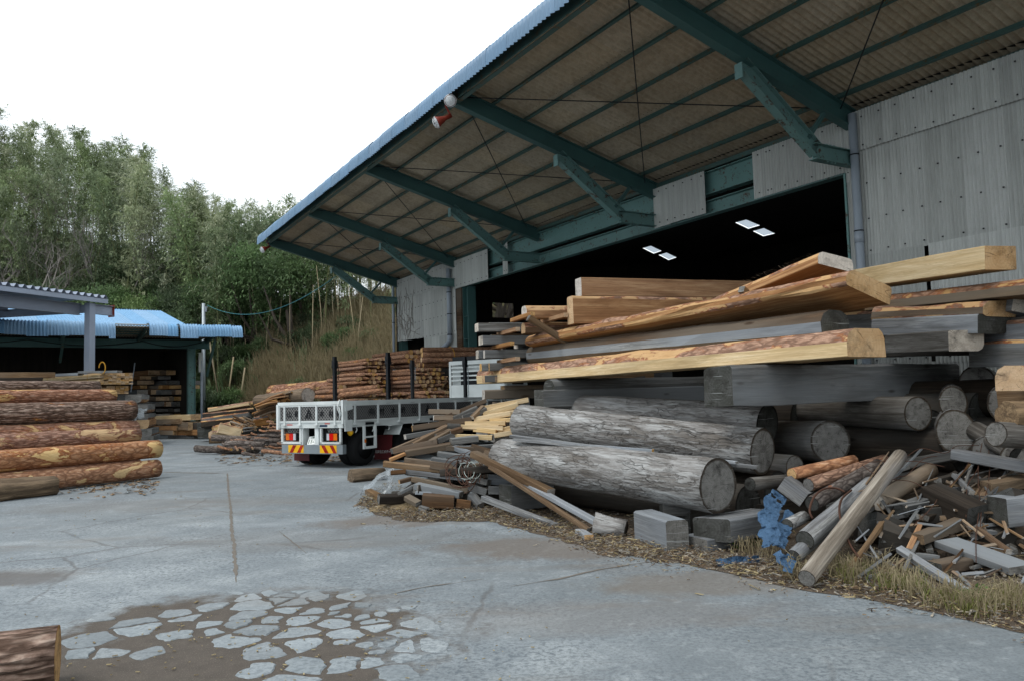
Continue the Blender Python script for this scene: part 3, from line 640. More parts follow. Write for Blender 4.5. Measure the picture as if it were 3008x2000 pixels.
def beam_mesh(name, L, w, h, mats, ch=(0, 0, 0, 0), seed=0, rough=.006, skew=0.0, taper=1.0, bow=0.0):
    # corners: back-low? order (-y,-z) (+y,-z) (+y,+z) (-y,+z); a corner cut wider than 3 cm shows bark (slot 2)
    sec, em = [], []; sg = ((-1, -1), (1, -1), (1, 1), (-1, 1)); base = min(.008, .08*min(w, h))
    for i, (sy, sz) in enumerate(sg):
        c = max(ch[i], base); y, z = sy*w/2, sz*h/2; cy, cz = min(c, w*.6), min(c*.9, h*.75)
        p1, p2 = ((y, z-sz*cz), (y-sy*cy, z)) if i in (0, 2) else ((y-sy*cy, z), (y, z-sz*cz))
        md = ((p1[0]+p2[0])/2+sy*cy*.16, (p1[1]+p2[1])/2+sz*cz*.16)
        big = ch[i] > .03
        sec += [p1, md, p2] if big else [p1, p2]; em += [2, 2, 0] if big else [0, 0]
    n = len(sec); k = max(2, min(14, int(L/.4))); v = []
    for i in range(k+1):
        t = i/k; x = -L/2+L*t; tp = 1+(taper-1)*t
        for j, (y, z) in enumerate(sec):
            wob = rough*noise.noise((x*1.3+seed*3.1, y*9, z*9))+(rough*2.5*noise.noise((x*2.6+seed, j*.3, 5)) if em[j] == 2 or em[j-1] == 2 else 0)
            xx = x+(skew*y if i in (0, k) else 0)
            v.append((xx, y*tp*(1+wob/w*2), z*tp*(1+wob/h*2)+bow*math.sin(math.pi*t)))
    f = [(i*n+j, (i+1)*n+j, (i+1)*n+(j+1) % n, i*n+(j+1) % n) for i in range(k) for j in range(n)]; mi = [em[j] for i in range(k) for j in range(n)]
    f = [tuple(reversed(q)) for q in f]
    f.append(tuple(range(n-1, -1, -1))); f.append(tuple(k*n+j for j in range(n))); mi += [1, 1]
    me = bpy.data.meshes.new(name); me.from_pydata(v, [], f)
    for m in mats: me.materials.append(m)
    me.polygons.foreach_set('material_index', mi); uv = me.uv_layers.new(name='UVMap'); s = 1.3/max(w, h)
    ox, oy = noise.noise((seed, 1, 2))*.5, noise.noise((seed, 7, 2))*.5
    for pi in (len(f)-2, len(f)-1):
        for li in me.polygons[pi].loop_indices:
            c = v[me.loops[li].vertex_index]; uv.data[li].uv = (c[1]*s*.75+ox, c[2]*s*.75+oy)
    me.update(); return me
def beam(name, label, cat, a, b, w, h, mat='grey', en='e_grey', group=None, roll=0.0, ch=(0, 0, 0, 0), face=False, parent=None, bk='slabbark', up=(0, 0, 1), **kw):
    LOGN[0] += 1; a, b = Vector(a), Vector(b); mw = frame((a+b)/2, b-a, up, roll)
    if face: mw = mw @ Matrix.Translation((0, w/2, 0))
    me = beam_mesh(name, (b-a).length, w, h, [MT[mat], MT[en], MT[bk]], ch, LOGN[0], **kw)
    o = put(name, me, parent, mw)
    return tag(o, label, cat, group) if parent is None else o

# ================================================================== BIG TIMBER STACK BEFORE THE DOOR
beam('sawn_slab', 'long pale yellow slab with pinkish bark along its upper edge, lowest in the stack', 'timber', D(1400, 1105, 14.8), D(2487, 1006, 8.1), .66, .29, 'fresh', 'e_fresh', None, 0, (0, 0, .1, .15), True, rough=.012)
beam('grey_timber', 'long grey eight-sided timber with dark chalk-marked end, lying on the yellow slab', 'timber', D(1545, 1042, 14.2), D(2412, 955, 8.5), .46, .34, 'silver', 'e_dark', None, 0, (.1, .06, .13, .15), True, bk='brown')
beam('bark_edged_slab', 'broad orange slab with bark edge, tilted on grey sticks above the grey timber', 'timber', D(1545, 995, 14.0), D(2486, 812, 8.2), .74, .2, 'fresh2', 'e_fresh', None, R(-15), (.05, 0, .05, .11), True, rough=.014)
beam('bark_edged_slab', 'splintered orange slab leaning up highest in the stack, its rounded end in the air', 'timber', D(1850, 990, 12.4), D(2402, 755, 8.9), .55, .16, 'fresh2', 'e_pale', None, R(-9), (.0, 0, .05, .08), True)
beam('squared_timber', 'bright yellow squared timber with clean edges in front of the slate wall', 'timber', D(2330, 850, 12.6), D(2893, 757, 8.8), .42, .27, 'fresh', 'e_fresh', None, 0, (0, 0, 0, 0), True)
beam('weathered_slab', 'weathered slab with a yellow sawn face under the bright squared timber', 'timber', D(2540, 893, 10.9), D(3230, 815, 7.7), .6, .2, 'tan', 'e_pale', None, R(-4), (.0, 0, .04, .1), True)
beam('weathered_slab', 'brown bark-faced slab with a broken ochre end above the blue-grey timber', 'timber', D(2560, 922, 10.5), D(2888, 908, 8.9), .5, .19, 'brown', 'e_fresh', None, 0, (.05, 0, .05, .08), True, rough=.015)
beam('grey_timber', 'blue-grey timber with a dark green rounded end under the brown slab', 'timber', D(2560, 962, 10.4), D(2872, 951, 8.9), .52, .22, 'silver', 'e_dark', None, 0, (0, .12, .05, .02), True)
beam('grey_timber', 'short grey timber with a pale cracked square end below the blue-grey one', 'timber', D(2600, 1010, 10.2), D(2786, 1001, 9.0), .45, .24, 'grey', 'e_pale', None, 0, (0, .08, 0, .02), True)
beam('grey_timber', 'grey timber at the edge of the stack with a pale upturned end', 'timber', D(2790, 912, 10.1), D(2975, 888, 8.9), .34, .2, 'silver', 'e_pale', None, R(-12), (0, .06, 0, .03), True)
beam('grey_timber', 'small grey timber end tucked behind the pale cracked one', 'timber', D(2850, 1010, 10.2), D(2935, 1012, 9.5), .3, .2, 'grey', 'e_grey', None, 0, (0, .06, 0, .03))
beam('sawn_slab', 'tan slab end poking out above the half round block', 'timber', D(3200, 1010, 9.6), D(2990, 1010, 9.0), .4, .24, 'fresh2', 'e_fresh', None, 0, (0, .06, 0, .03))
beam('sawn_slab', 'half round block with a pale sawn face beside the split log', 'timber', D(3230, 1105, 8.6), D(2975, 1110, 8.1), .4, .26, 'fresh', 'e_fresh', None, 0, (0, 0, .12, .12))
log('split_log', 'torn orange split log lying on the grey log', 'log', D(3200, 1210, 8.0), D(2960, 1222, 7.5), .15, .13, 'rough', 'rough', None, 14, .25)
log('grey_log', 'flaking grey log under the torn orange one', 'log', D(3250, 1290, 7.9), D(2925, 1275, 7.4), .13, .12, 'peeled', 'e_grey', None, 14, .12)
# cross bearers
EE = Vector((.861, .509, 0))
p = D(2110, 1134, 8.9); beam('bearer', 'massive square grey bearer with a black rough end carrying the slabs', 'timber', p, p+EE*4.4, .45, .46, 'grey', 'e_dark', None, 0, (0, .02, .05, .03), rough=.022)
p = D(1583, 1172, 12.4); beam('bearer', 'square grey bearer with a dark hollow heart at its end', 'timber', p, p+EE*3.4, .27, .3, 'grey', 'e_dark', None, 0, (.03, 0, 0, .02))
p = D(1612, 1130, 12.55); beam('bearer', 'half round grey bearer lying on the hollow-hearted one', 'timber', p, p+EE*3.4, .32, .19, 'grey', 'e_dark', None, 0, (0, 0, .13, .13), bk='grey')
# grey sticks holding the tilted slab
beam('prop_stick', 'grey stick slanting across the middle of the tilted slab', 'stick', D(2178, 850, 9.55), D(2268, 935, 9.9), .085, .085, 'tan', 'e_grey')
beam('prop_stick', 'grey stick slanting across the thin end of the tilted slab', 'stick', D(1552, 934, 12.9), D(1668, 1006, 13.2), .1, .1, 'tan', 'e_grey')
# splinters on the leaning slab
m = MB(); rv = random.Random(3); a_, b_ = D(1950, 925, 11.6), D(2400, 738, 8.95)
for k in range(90):
    q = a_.lerp(b_, rv.random()**.7)+Vector((rv.uniform(0, .1), rv.uniform(0, .05), .0)); d = Vector((rv.uniform(-.08, -.01), rv.uniform(.0, .08), rv.uniform(.005, .035))); w_ = Vector((.004, .003, 0))
    m.add([q-w_, q+w_, q+d], [(0, 1, 2)])
spl = m.build('splinter', MT['tan']); tag(spl, 'fringe of torn splinters along the top of the leaning slab', 'splinters', None, 'stuff')

# ------------------------------------------------------------------ beams stacked behind, ends towards the yard
SE = Vector((.95, .31, 0)).normalized()
def stub(px, py, Y, wpx, hpx, mat, en, L=3.4, ch=(0, 0, 0, 0), name='stacked_beam', label=None, roll=0, d=SE):
    k = Y/FPX; p = D(px, py, Y); w, h = wpx*k*1.15, hpx*k
    return beam(name, label or {'e_pale': 'grey beam with a pale end in the stack beside the truck guard', 'e_fresh': 'beam with a fresh orange end in the stack beside the truck guard', 'e_grey': 'beam with a grey end in the stack beside the truck guard', 'e_dark': 'beam with a dark end'}[en], 'timber', p, p+d*L, w, h, mat, en, 'beams stacked on spacers behind the slabs', roll, ch)
stub(1699, 845, 13.0, 40, 54, 'fresh2', 'e_pale', 5.0, label='long brown beam with a whitish end, topmost of the rear stack')
stub(1722, 908, 12.9, 50, 72, 'tan', 'e_dark', 4.4, (0, 0, .05, .05), label='deep ochre beam with a dark grey cracked end under the topmost one')
stub(1675, 912, 12.7, 40, 82, 'fresh2', 'e_fresh', 2.4, (0, 0, .03, .05), label='upright plank with an orange end beside the dark cracked beam end')
stub(1540, 918, 13.4, 42, 38, 'fresh2', 'e_pale', 3.2, (0, 0, .07, .1), label='half round timber with reddish bark back and pale end')
stub(1537, 964, 13.6, 32, 32, 'brown', 'e_fresh', 3.0, (0, 0, .07, .1), label='half round timber with an orange end under the pale one')
stub(1585, 962, 13.7, 28, 30, 'fresh2', 'e_fresh', 3.0, (0, 0, .07, .06), label='small half round timber next to the orange ended one')
for row in ([(1400, 963, 35, 25), (1434, 961, 32, 23)], [(1412, 1000, 40, 26), (1442, 997, 18, 27), (1466, 996, 30, 30)], [(1402, 1041, 28, 25), (1422, 1040, 16, 24), (1443, 1041, 30, 25), (1475, 1039, 28, 28)],
            [(1412, 1078, 20, 22), (1435, 1077, 22, 22), (1458, 1077, 20, 22), (1482, 1076, 22, 22)], [(1420, 1112, 26, 20), (1450, 1112, 24, 20), (1484, 1111, 26, 20), (1520, 1110, 26, 22)],
            [(1420, 1158, 26, 28), (1448, 1158, 22, 28), (1476, 1150, 34, 36), (1512, 1150, 26, 34), (1540, 1150, 30, 34)], [(1516, 1012, 36, 32), (1500, 1058, 32, 32), (1528, 1068, 26, 26)]):
    for (x, y, w, h) in row:
        gy = rn(0, .25); mt = random.choice(['grey', 'tan', 'grey']); en = random.choice(['e_pale', 'e_pale', 'e_grey', 'e_fresh'] if y < 1060 or y > 1140 else ['e_fresh', 'e_pale', 'e_grey'])
        if y < 1060 and en == 'e_fresh': en = 'e_pale'
        stub(x, y, 14.0+gy+.004*(x-1400), w, h, mt, en, 3.2, (0, 0, 0, random.choice([0, .03])))
base = D(1400, 1158, 14.2); sn = Vector((SE.y, -SE.x, 0))
for lev, z in enumerate((.15, .52, .89, 1.24)):
    for q in range(4):
        p = Vector((base.x, base.y, z))+sn*(q*.3-.1)+SE*rn(0, .1); beam('stacked_beam', 'grey beam low down in the stack beside the truck guard', 'timber', p, p+SE*3.2, .26, .22, 'grey', 'e_grey', 'low beams of the rear stack')
    for q in (.4, 2.6):
        p = Vector((base.x, base.y, z+.17))+SE*q; beam('spacer', 'thin spacer lath between layers of the rear stack', 'spacer', p-sn*.25, p+sn*1.15, .07, .08, 'tan', 'e_fresh', 'spacer laths in the rear stack')
for (px, py, Y) in ((1470, 981, 14.3), (1455, 1020, 14.3), (1470, 1062, 14.3), (1510, 940, 13.9), (1600, 943, 13.7)):
    p = D(px, py, Y); beam('spacer', 'thin spacer lath between layers of the rear stack', 'spacer', p-sn*.1, p+sn*1.0, .08, .07, 'fresh2', 'e_fresh', 'spacer laths in the rear stack')

# ------------------------------------------------------------------ big grey logs
log('grey_log', 'thick silver-grey log with flaking bark resting on square blocks, the foremost', 'log', D(1480, 1342, 11.1), D(2110, 1425, 7.95), .255, .275, 'greybark', 'e_grey', None, 30, .045)
log('grey_log', 'thick smooth silver log lying behind and above the foremost one', 'log', D(1535, 1240, 12.1), D(2240, 1325, 9.1), .27, .268, 'greybark', 'e_grey', None, 30, .05)
log('grey_log', 'grey log with a bark-ringed dark end behind the two silver ones', 'log', D(1700, 1205, 12.8), D(2255, 1245, 10.3), .26, .27, 'greybark', 'e_dark', None, 26, .06)
log('grey_log', 'dark grey log with a large chalk-marked end in the shade', 'log', D(2190, 1285, 12.3), D(2440, 1297, 9.9), .26, .27, 'peeled', 'e_grey', None, 26, .03)
log('peeled_log', 'smooth peeled grey log lying highest under the massive bearer', 'log', D(2270, 1202, 12.2), D(2697, 1214, 9.4), .19, .205, 'peeled', 'e_grey', None, 24, .025)
log('peeled_log', 'peeled grey log with a dark end just behind the highest one', 'log', D(2400, 1235, 12.4), D(2735, 1250, 9.6), .2, .2, 'peeled', 'e_dark', None, 22, .03)
for (px, py, Y, r, lb) in ((2538, 1283, 10.4, .12, 'small grey log end between the large chalked end and the peeled log'), (2628, 1320, 10.0, .15, 'grey log end low under the peeled logs'), (2712, 1325, 9.8, .16, 'grey log end beside the broad pale one at the bottom'), (2335, 1370, 9.6, .14, 'small grey log under the large chalk-marked one')):
    p = D(px, py, Y); log('grey_log', lb, 'log', p+Vector((-.9, 2.1, 0)), p, r, r, 'peeled', 'e_grey', None, 16, .03)
p = D(2800, 1182, 9.3); log('grey_log', 'log pointing at the yard with an upright oval brownish end', 'log', p+Vector((1.2, 2.2, .1)), p, .2, .2, 'peeled', 'e_grey', None, 22, .03, 0, None, .75)
p = D(2808, 1268, 9.0); log('grey_log', 'broad log with a tall grey end under the oval one', 'log', p+Vector((1.1, 2.2, 0)), p, .26, .26, 'peeled', 'e_grey', None, 22, .03, 0, None, .8)
p = D(2952, 1185, 9.0); log('grey_log', 'log with a split grey end behind the torn orange log', 'log', p+Vector((1.3, 2.2, 0)), p, .22, .22, 'peeled', 'e_grey', None, 20, .03, 0, None, .8)
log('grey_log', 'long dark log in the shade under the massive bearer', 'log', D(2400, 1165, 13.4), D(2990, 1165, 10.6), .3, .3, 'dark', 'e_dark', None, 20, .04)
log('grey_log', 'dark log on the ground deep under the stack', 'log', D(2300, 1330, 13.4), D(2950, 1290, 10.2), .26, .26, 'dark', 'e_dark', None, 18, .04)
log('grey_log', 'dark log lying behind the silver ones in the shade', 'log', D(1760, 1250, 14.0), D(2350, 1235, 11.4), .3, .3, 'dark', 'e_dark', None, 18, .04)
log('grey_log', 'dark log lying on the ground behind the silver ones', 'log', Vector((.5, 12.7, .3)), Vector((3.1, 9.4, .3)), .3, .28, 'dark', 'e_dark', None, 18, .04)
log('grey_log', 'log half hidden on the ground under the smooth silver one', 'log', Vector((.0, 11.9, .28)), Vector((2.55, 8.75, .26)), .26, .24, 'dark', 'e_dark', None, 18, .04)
# square blocks under the foremost log
def on(px, py, z): return G(px, py, z)
beam('block', 'square silver block standing at the edge under the foremost grey log', 'block', on(1893, 1538, .15), on(1990, 1572, .15), .24, .3, 'silver', 'e_grey', None, 0, (0, 0, .03, .02))
p = on(2090, 1555, .2); beam('block', 'black-ended block with a pale top lying across the lower grey block', 'block', p, p+Vector((.75, .62, -.02)), .44, .22, 'silver', 'e_dark', None, R(-3), (0, 0, .02, .02))
beam('block', 'low grey block flat on the ground under the black-ended one', 'block', on(2040, 1595, .06), on(2125, 1585, .06)+Vector((.35, .25, 0)), .36, .12, 'silver', 'e_grey')
beam('block', 'small grey wedge block jammed under the foremost log', 'block', on(1950, 1500, .3)+Vector((0, .15, 0)), on(2020, 1500, .3)+Vector((.05, .2, 0)), .2, .14, 'grey', 'e_dark')
beam('block', 'grey block under the thin end of the foremost log', 'block', Vector((-.15, 10.6, .2)), Vector((.6, 11.1, .2)), .3, .34, 'grey', 'e_dark')
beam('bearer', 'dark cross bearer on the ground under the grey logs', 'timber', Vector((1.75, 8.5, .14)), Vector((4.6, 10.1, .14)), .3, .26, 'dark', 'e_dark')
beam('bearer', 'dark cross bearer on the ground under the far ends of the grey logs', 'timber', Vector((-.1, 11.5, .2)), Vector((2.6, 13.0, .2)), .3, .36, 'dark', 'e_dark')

# ------------------------------------------------------------------ scrap heap beside the truck: x1 y1 x2 y2 thickness material end
HEAP = '''550 285 790 288 42 tan f|585 330 730 332 42 tan p|620 350 985 198 36 brown g|720 345 912 258 50 grey g|800 332 932 290 44 grey p|905 300 985 262 34 grey p|880 330 965 245 30 tan p
420 412 872 346 46 brown f|365 476 610 434 40 grey p|270 585 470 498 42 tan g|420 540 690 400 46 tan g|560 520 716 430 40 tan g|275 590 612 516 50 brown g|610 512 732 462 46 grey g|366 602 716 545 52 brown g
250 652 365 605 24 fresh2 f|690 395 792 398 38 grey g|712 445 802 416 40 brown g|600 470 712 432 34 tan g|715 512 918 488 52 grey g|575 576 765 564 32 silver g|765 560 1112 540 24 grey g|745 556 870 612 34 silver g
615 604 900 640 34 grey g|575 652 770 682 46 grey g|360 652 760 702 38 tan g|200 682 862 752 44 tan g|370 750 832 802 38 silver g|425 800 856 890 40 tan g|452 852 796 920 50 grey g|320 912 440 848 24 grey g
320 822 422 795 28 brown f|255 752 372 742 34 brown g|640 560 900 570 40 brown g|680 620 1000 600 40 dark g|700 700 1000 720 44 dark g|560 700 760 740 40 brown g|860 860 1000 905 60 grey g|1000 780 1200 800 88 silver g
1010 885 1310 890 66 grey g|880 800 1010 830 50 grey g|760 985 868 1000 72 brown g|872 930 945 1010 60 grey g|380 940 470 990 40 tan g|480 1020 540 1040 40 grey g|500 960 742 975 100 brown g|900 560 1090 620 60 brown p|1000 600 1120 680 50 tan g|1090 640 1200 700 36 grey g
445 905 570 910 26 silver g|620 880 780 870 40 dark g|820 720 960 690 40 tan g|540 780 700 700 34 dark g|440 560 620 600 44 dark g|480 500 640 560 44 dark g'''
FRESH = '''960 305 1226 232 52|895 348 1172 300 48|830 378 1138 374 44|790 402 1122 416 40|722 472 1038 482 46|960 262 1310 196 44|1000 318 1232 284 40|1080 432 1242 390 40|1050 470 1252 436 44|900 420 1070 440 40|1020 350 1180 345 36|980 395 1090 398 36'''
LB = {'tan': 'tan weathered scrap board in the heap beside the truck', 'brown': 'brown weathered scrap board in the heap beside the truck', 'grey': 'grey weathered scrap board in the heap beside the truck', 'silver': 'silvery scrap board in the heap beside the truck', 'dark': 'dark scrap board deep in the heap beside the truck', 'fresh2': 'orange splintered scrap board in the heap beside the truck'}
def hp(x, y, dz=0.0):
    px, py = 1050+x/2.614, 1100+y/2.614
    return D(px, py, 10.75+max(0, (1500-py)/330)*2.1+dz)
NAMEC = {'tan': 'tan', 'brown': 'brown', 'grey': 'grey', 'silver': 'silvery', 'dark': 'dark', 'fresh2': 'orange splintered'}
def heap_label(mt, L, s, zc, a, b):
    ln = 'short' if L < .55 else 'long' if L > 1.0 else 'medium'; th = 'thick' if s > .085 else 'thin'
    hg = 'at the foot of' if zc < .35 else 'half way up' if zc < .85 else 'on top of'
    tl = 'level' if abs(a.z-b.z) < .1 else 'slanting'
    return f'{ln} {th} {NAMEC[mt]} board lying {tl} {hg} the scrap heap beside the truck'
k = 0
for it in HEAP.replace('\n', '|').split('|'):
    x1, y1, x2, y2, th, mt, en = it.split(); x1, y1, x2, y2, th = map(float, (x1, y1, x2, y2, th)); k += 1
    dz = .25 if mt == 'dark' else rn(-.04, .06); a, b = hp(x1, y1, dz), hp(x2, y2, dz+rn(-.05, .05)); s = th/2.614*a.y/FPX
    beam('scrap_board', heap_label(mt, (b-a).length, s, (a.z+b.z)/2, a, b), 'board', a, b, s*rn(1.1, 1.7), s*.92, mt, {'g': 'e_grey', 'p': 'e_pale', 'f': 'e_fresh'}[en], 'scrap boards heaped beside the truck', R(rn(-14, 14)), rough=.004, skew=rn(-.2, .2))
for it in FRESH.split('|'):
    x1, y1, x2, y2, th = map(float, it.split()); a, b = hp(x1, y1, .12), hp(x2, y2, .05); s = th/2.614*a.y/FPX
    beam('fresh_plank', ('short' if (b-a).length < .75 else 'long')+' clean yellow plank '+('topmost' if a.z > 1.15 else 'low' if a.z < .85 else 'midway')+' among the fresh ones on the scrap heap, '+('sloping' if abs(a.z-b.z) > .12 else 'level'), 'plank', a, b, s*rn(1.4, 2), s*.85, 'fresh', random.choice(['e_fresh', 'e_fresh', 'e_grey']), 'clean yellow planks on the scrap heap', R(rn(-12, 6)), rough=.003)
# rubble core so the heap stands on something
for k in range(26):
    x, y = rn(-1.7, .1), rn(11.2, 12.7); z = rn(.06, .62)*(1-abs(x+.8)/1.4); a = rn(0, 3.1); v_ = Vector((math.cos(a), math.sin(a)*.5, rn(-.1, .1)))*rn(.3, .6)
    beam('scrap_board', LB['dark'], 'board', Vector((x, y, z))-v_, Vector((x, y, z))+v_, rn(.12, .2), rn(.07, .12), 'dark', 'e_grey', 'scrap boards heaped beside the truck', rn(-.4, .4))
beam('loose_board', 'short tan board lying loose on the concrete before the scrap heap', 'board', G(1082, 1442, .05), G(1150, 1482, .05), .12, .09, 'tan', 'e_fresh')
# long battens leaning on the heap and logs
def batten(lb, a, b, w, h, mt, en='e_grey', name='batten'): return beam(name, lb, 'batten', a, b, w, h, mt, en)
batten('thick tan batten sloping down from the heap beside the foremost log', D(1392, 1332, 11.2), D(1618, 1446, 9.9), .13, .09, 'tan', 'e_pale')
batten('flat grey batten sloping to the ground beside the thick tan one', D(1455, 1370, 11.0), D(1756, 1535, 8.95), .1, .05, 'silver')
batten('thin round-edged grey lath reaching furthest across the litter', D(1440, 1370, 10.8), D(1730, 1556, 8.75), .055, .045, 'tan')
batten('silver batten with a whittled tip lying on the litter before the heap', D(1422, 1462, 10.5), D(1636, 1546, 9.35), .1, .07, 'silver', 'e_pale')
batten('short grey block of batten at the tip of the lath', G(1702, 1560, .03), G(1730, 1578, .03), .1, .06, 'silver', 'e_fresh')
batten('long silver lath lying on top of the foremost grey log', D(1502, 1280, 10.65), D(2228, 1372, 8.0), .07, .035, 'silver')
batten('thin silver lath beside the long one on the foremost grey log', D(1510, 1290, 10.55), D(2165, 1358, 8.15), .06, .03, 'silver')
batten('broken lath with an orange tip on the foremost grey log', D(1615, 1300, 10.2), D(1918, 1322, 9.0), .045, .035, 'silver', 'e_fresh')

for k, (x1, y1, Y1, x2, y2, Y2, w, h_, mt, lb) in enumerate(((2440, 1015, 12.8, 3200, 1000, 8.9, .5, .34, 'dark', 'dark filler timber added behind the pale cracked end, standing in for shade'), (2450, 955, 12.9, 3220, 925, 9.0, .5, .34, 'grey', 'long grey timber behind the blue-grey one'), (2470, 905, 13.0, 3220, 870, 9.1, .5, .3, 'brown', 'long brown timber behind the bark-faced slab'), (2900, 1040, 9.6, 3200, 1035, 8.2, .5, .3, 'grey', 'grey timber over the massive bearer at the stack edge'), (2860, 985, 9.8, 3180, 965, 8.3, .4, .26, 'silver', 'silvery timber beside the small grey end'), (2960, 1165, 8.8, 3250, 1150, 7.9, .36, .3, 'tan', 'tan timber under the half round block'))):
    beam('edge_timber', lb, 'timber', D(x1, y1, Y1), D(x2, y2, Y2), w, h_, mt, 'e_grey', None, 0, (0, .05, .04, .04), rough=.015)  # the dark one is added filler, its colour standing in for shade
for (px, py, Y, rr_, lb) in ((2905, 1325, 8.6, .17, 'grey log end beside the sloping log'), (2990, 1345, 8.2, .16, 'dark log end at the edge of the stack'), (2870, 1120, 9.8, .2, 'shaded log end under the massive bearer'), (2650, 1395, 8.9, .16, 'dark log end low behind the leaning pole')):
    p = D(px, py, Y); log('grey_log', lb, 'log', p+Vector((1.3, 2.0, 0)), p, rr_, rr_, 'peeled', 'e_grey', None, 16, .04)

# ================================================================== LEFT YARD: PINE LOGS
LD = Vector((.52, .853, 0)).normalized()
def llog(px, py, Y, r, rl, L, bk, lb, tilt=0.0, en='e_fresh'):
    b = D(px, py, Y); a = b-LD*L+Vector((0, 0, tilt))
    return log('pine_log', lb, 'log', a, b, rl, r, bk, en, None, 26, .045)
llog(462, 1374, 17.0, .185, .2, 5.0, 'pine_thin', 'red-barked pine log at the foot of the stack with pale peeled patches')
llog(464, 1317, 17.15, .19, .215, 5.4, 'pine_thin', 'peeling pine log with big yellow scars lying on the lowest one')
llog(404, 1275, 17.4, .165, .2, 5.2, 'pine', 'brown scaly pine log in the middle of the stack')
llog(362, 1248, 17.9, .12, .14, 5.2, 'pine_thin', 'thin orange pine log between the scaly and the ridged one', .05)
llog(388, 1204, 17.6, .225, .2, 5.2, 'pine_deep', 'thick pine log with deeply ridged dark bark')
llog(334, 1161, 17.9, .145, .15, 5.2, 'pine', 'smooth purplish-brown pine log above the ridged one')
llog(289, 1133, 18.3, .115, .125, 5.2, 'pine_deep', 'topmost pine log, ridged with one large peeled patch')
for (dx, z, r, lb) in ((.42, .2, .2, 'pine log hidden on the ground behind the lowest one'), (.45, .62, .2, 'pine log in the second layer behind the stack face'), (.55, 1.05, .2, 'pine log in the third layer behind the stack face'), (.75, 1.45, .18, 'pine log near the top behind the stack face')):
    b = D(440, 1374, 17.2); b = Vector((b.x-.853*dx*-1*-1, b.y+.52*dx, z)); log('pine_log', lb, 'log', b-LD*5, b, r, r, 'pine', 'e_fresh', None, 16, .04)
# torn split log before the stack
b = G(160, 1425, .16); log('split_log', 'torn split log with a charred hollow lying before the pine stack', 'log', b-LD*3.2, b, .26, .17, 'rough', 'e_dark', None, 22, .3)
# thick bark log cut off at the corner near the camera
b = G(170, 1925, .17); log('bark_log', 'thick bark-covered log with a square sawn end near the broken concrete', 'log', b+Vector((-1.6, -.72, 0)), b, .18, .17, 'pine_deep', 'e_fresh', None, 26, .05)

# ------------------------------------------------------------------ sawn board packs on half-round bearers
BD = Vector((.8, -.6, 0)); BQ = Vector((.6, .8, 0))
def pack(lb, p, L, cols, rows, w, h, mt, en='e_fresh', strap=False, jit=.03):
    o = thing('board_pack', lb, 'board pack', frame(p, BD))
    for r_ in range(rows):
        for c_ in range(cols):
            if rows > 2 and random.random() < .04: continue
            j = rn(-jit, jit); beam('board', None, None, (-L+j, (c_+.5)*w, (r_+.5)*h), (j, (c_+.5)*w, (r_+.5)*h), w*.97, h*.93, mt, en, parent=o, rough=.002)
    if strap:
        for xx in (-.95, -L*.85):
            m = MB(); W_, H_ = cols*w+.01, rows*h+.01
            m.tube([(xx, -.01, 0), (xx, -.01, H_), (xx, W_, H_), (xx, W_, 0), (xx, -.01, 0)], .012, 4); m.build('strap', MT['cordy'], o)
    return o
p = D(292, 1128, 29.6)
pack('strapped pack of pale yellow boards on top of the stack under the grey canopy', p, 5.2, 8, 7, .16, .062, 'fresh', 'e_fresh', True)
p = D(286, 1157, 29.9); pack('smaller pack of orange boards just under the strapped one', p, 3.0, 7, 5, .17, .062, 'fresh2')
m = MB(); q0 = D(300, 1097, 29.3)
m.tube([q0+Vector((.12*math.cos(a), 0, .22+.22*math.sin(a))) for a in [-1.4+k*.45 for k in range(11)]], .02, 5); tag(m.build('strap_loop', MT['cordy']), 'curled loose strap standing up from the strapped board pack', 'strap')
beam('plank', 'grey plank lying on the strapped board pack', 'plank', D(236, 1093, 29.9), D(352, 1091, 29.4), .25, .09, 'grey', 'e_grey')
beam('plank', 'silvery plank end behind the strapped board pack', 'plank', D(120, 1103, 30.4), D(236, 1098, 29.9), .25, .1, 'silver', 'e_grey')
beam('thick_plank', 'thick tan plank on top of the pile at the edge of the grey canopy', 'plank', D(-120, 1103, 26.6), D(150, 1101, 29.5), .5, .2, 'tan', 'e_fresh')
beam('thick_plank', 'dark grey thick plank under the tan one', 'plank', D(-120, 1120, 26.4), D(112, 1116, 29.0), .5, .2, 'dark', 'e_grey')
beam('thick_plank', 'ochre thick plank with a bark edge behind the pine logs', 'plank', D(-120, 1140, 26.2), D(130, 1131, 29.0), .6, .22, 'fresh2', 'e_fresh', None, 0, (0, 0, .05, .05))
beam('thick_plank', 'hidden thick plank carrying the pile behind the pine logs', 'plank', D(-120, 1200, 26.6), D(200, 1190, 29.4), .9, 1.3, 'dark', 'e_grey')
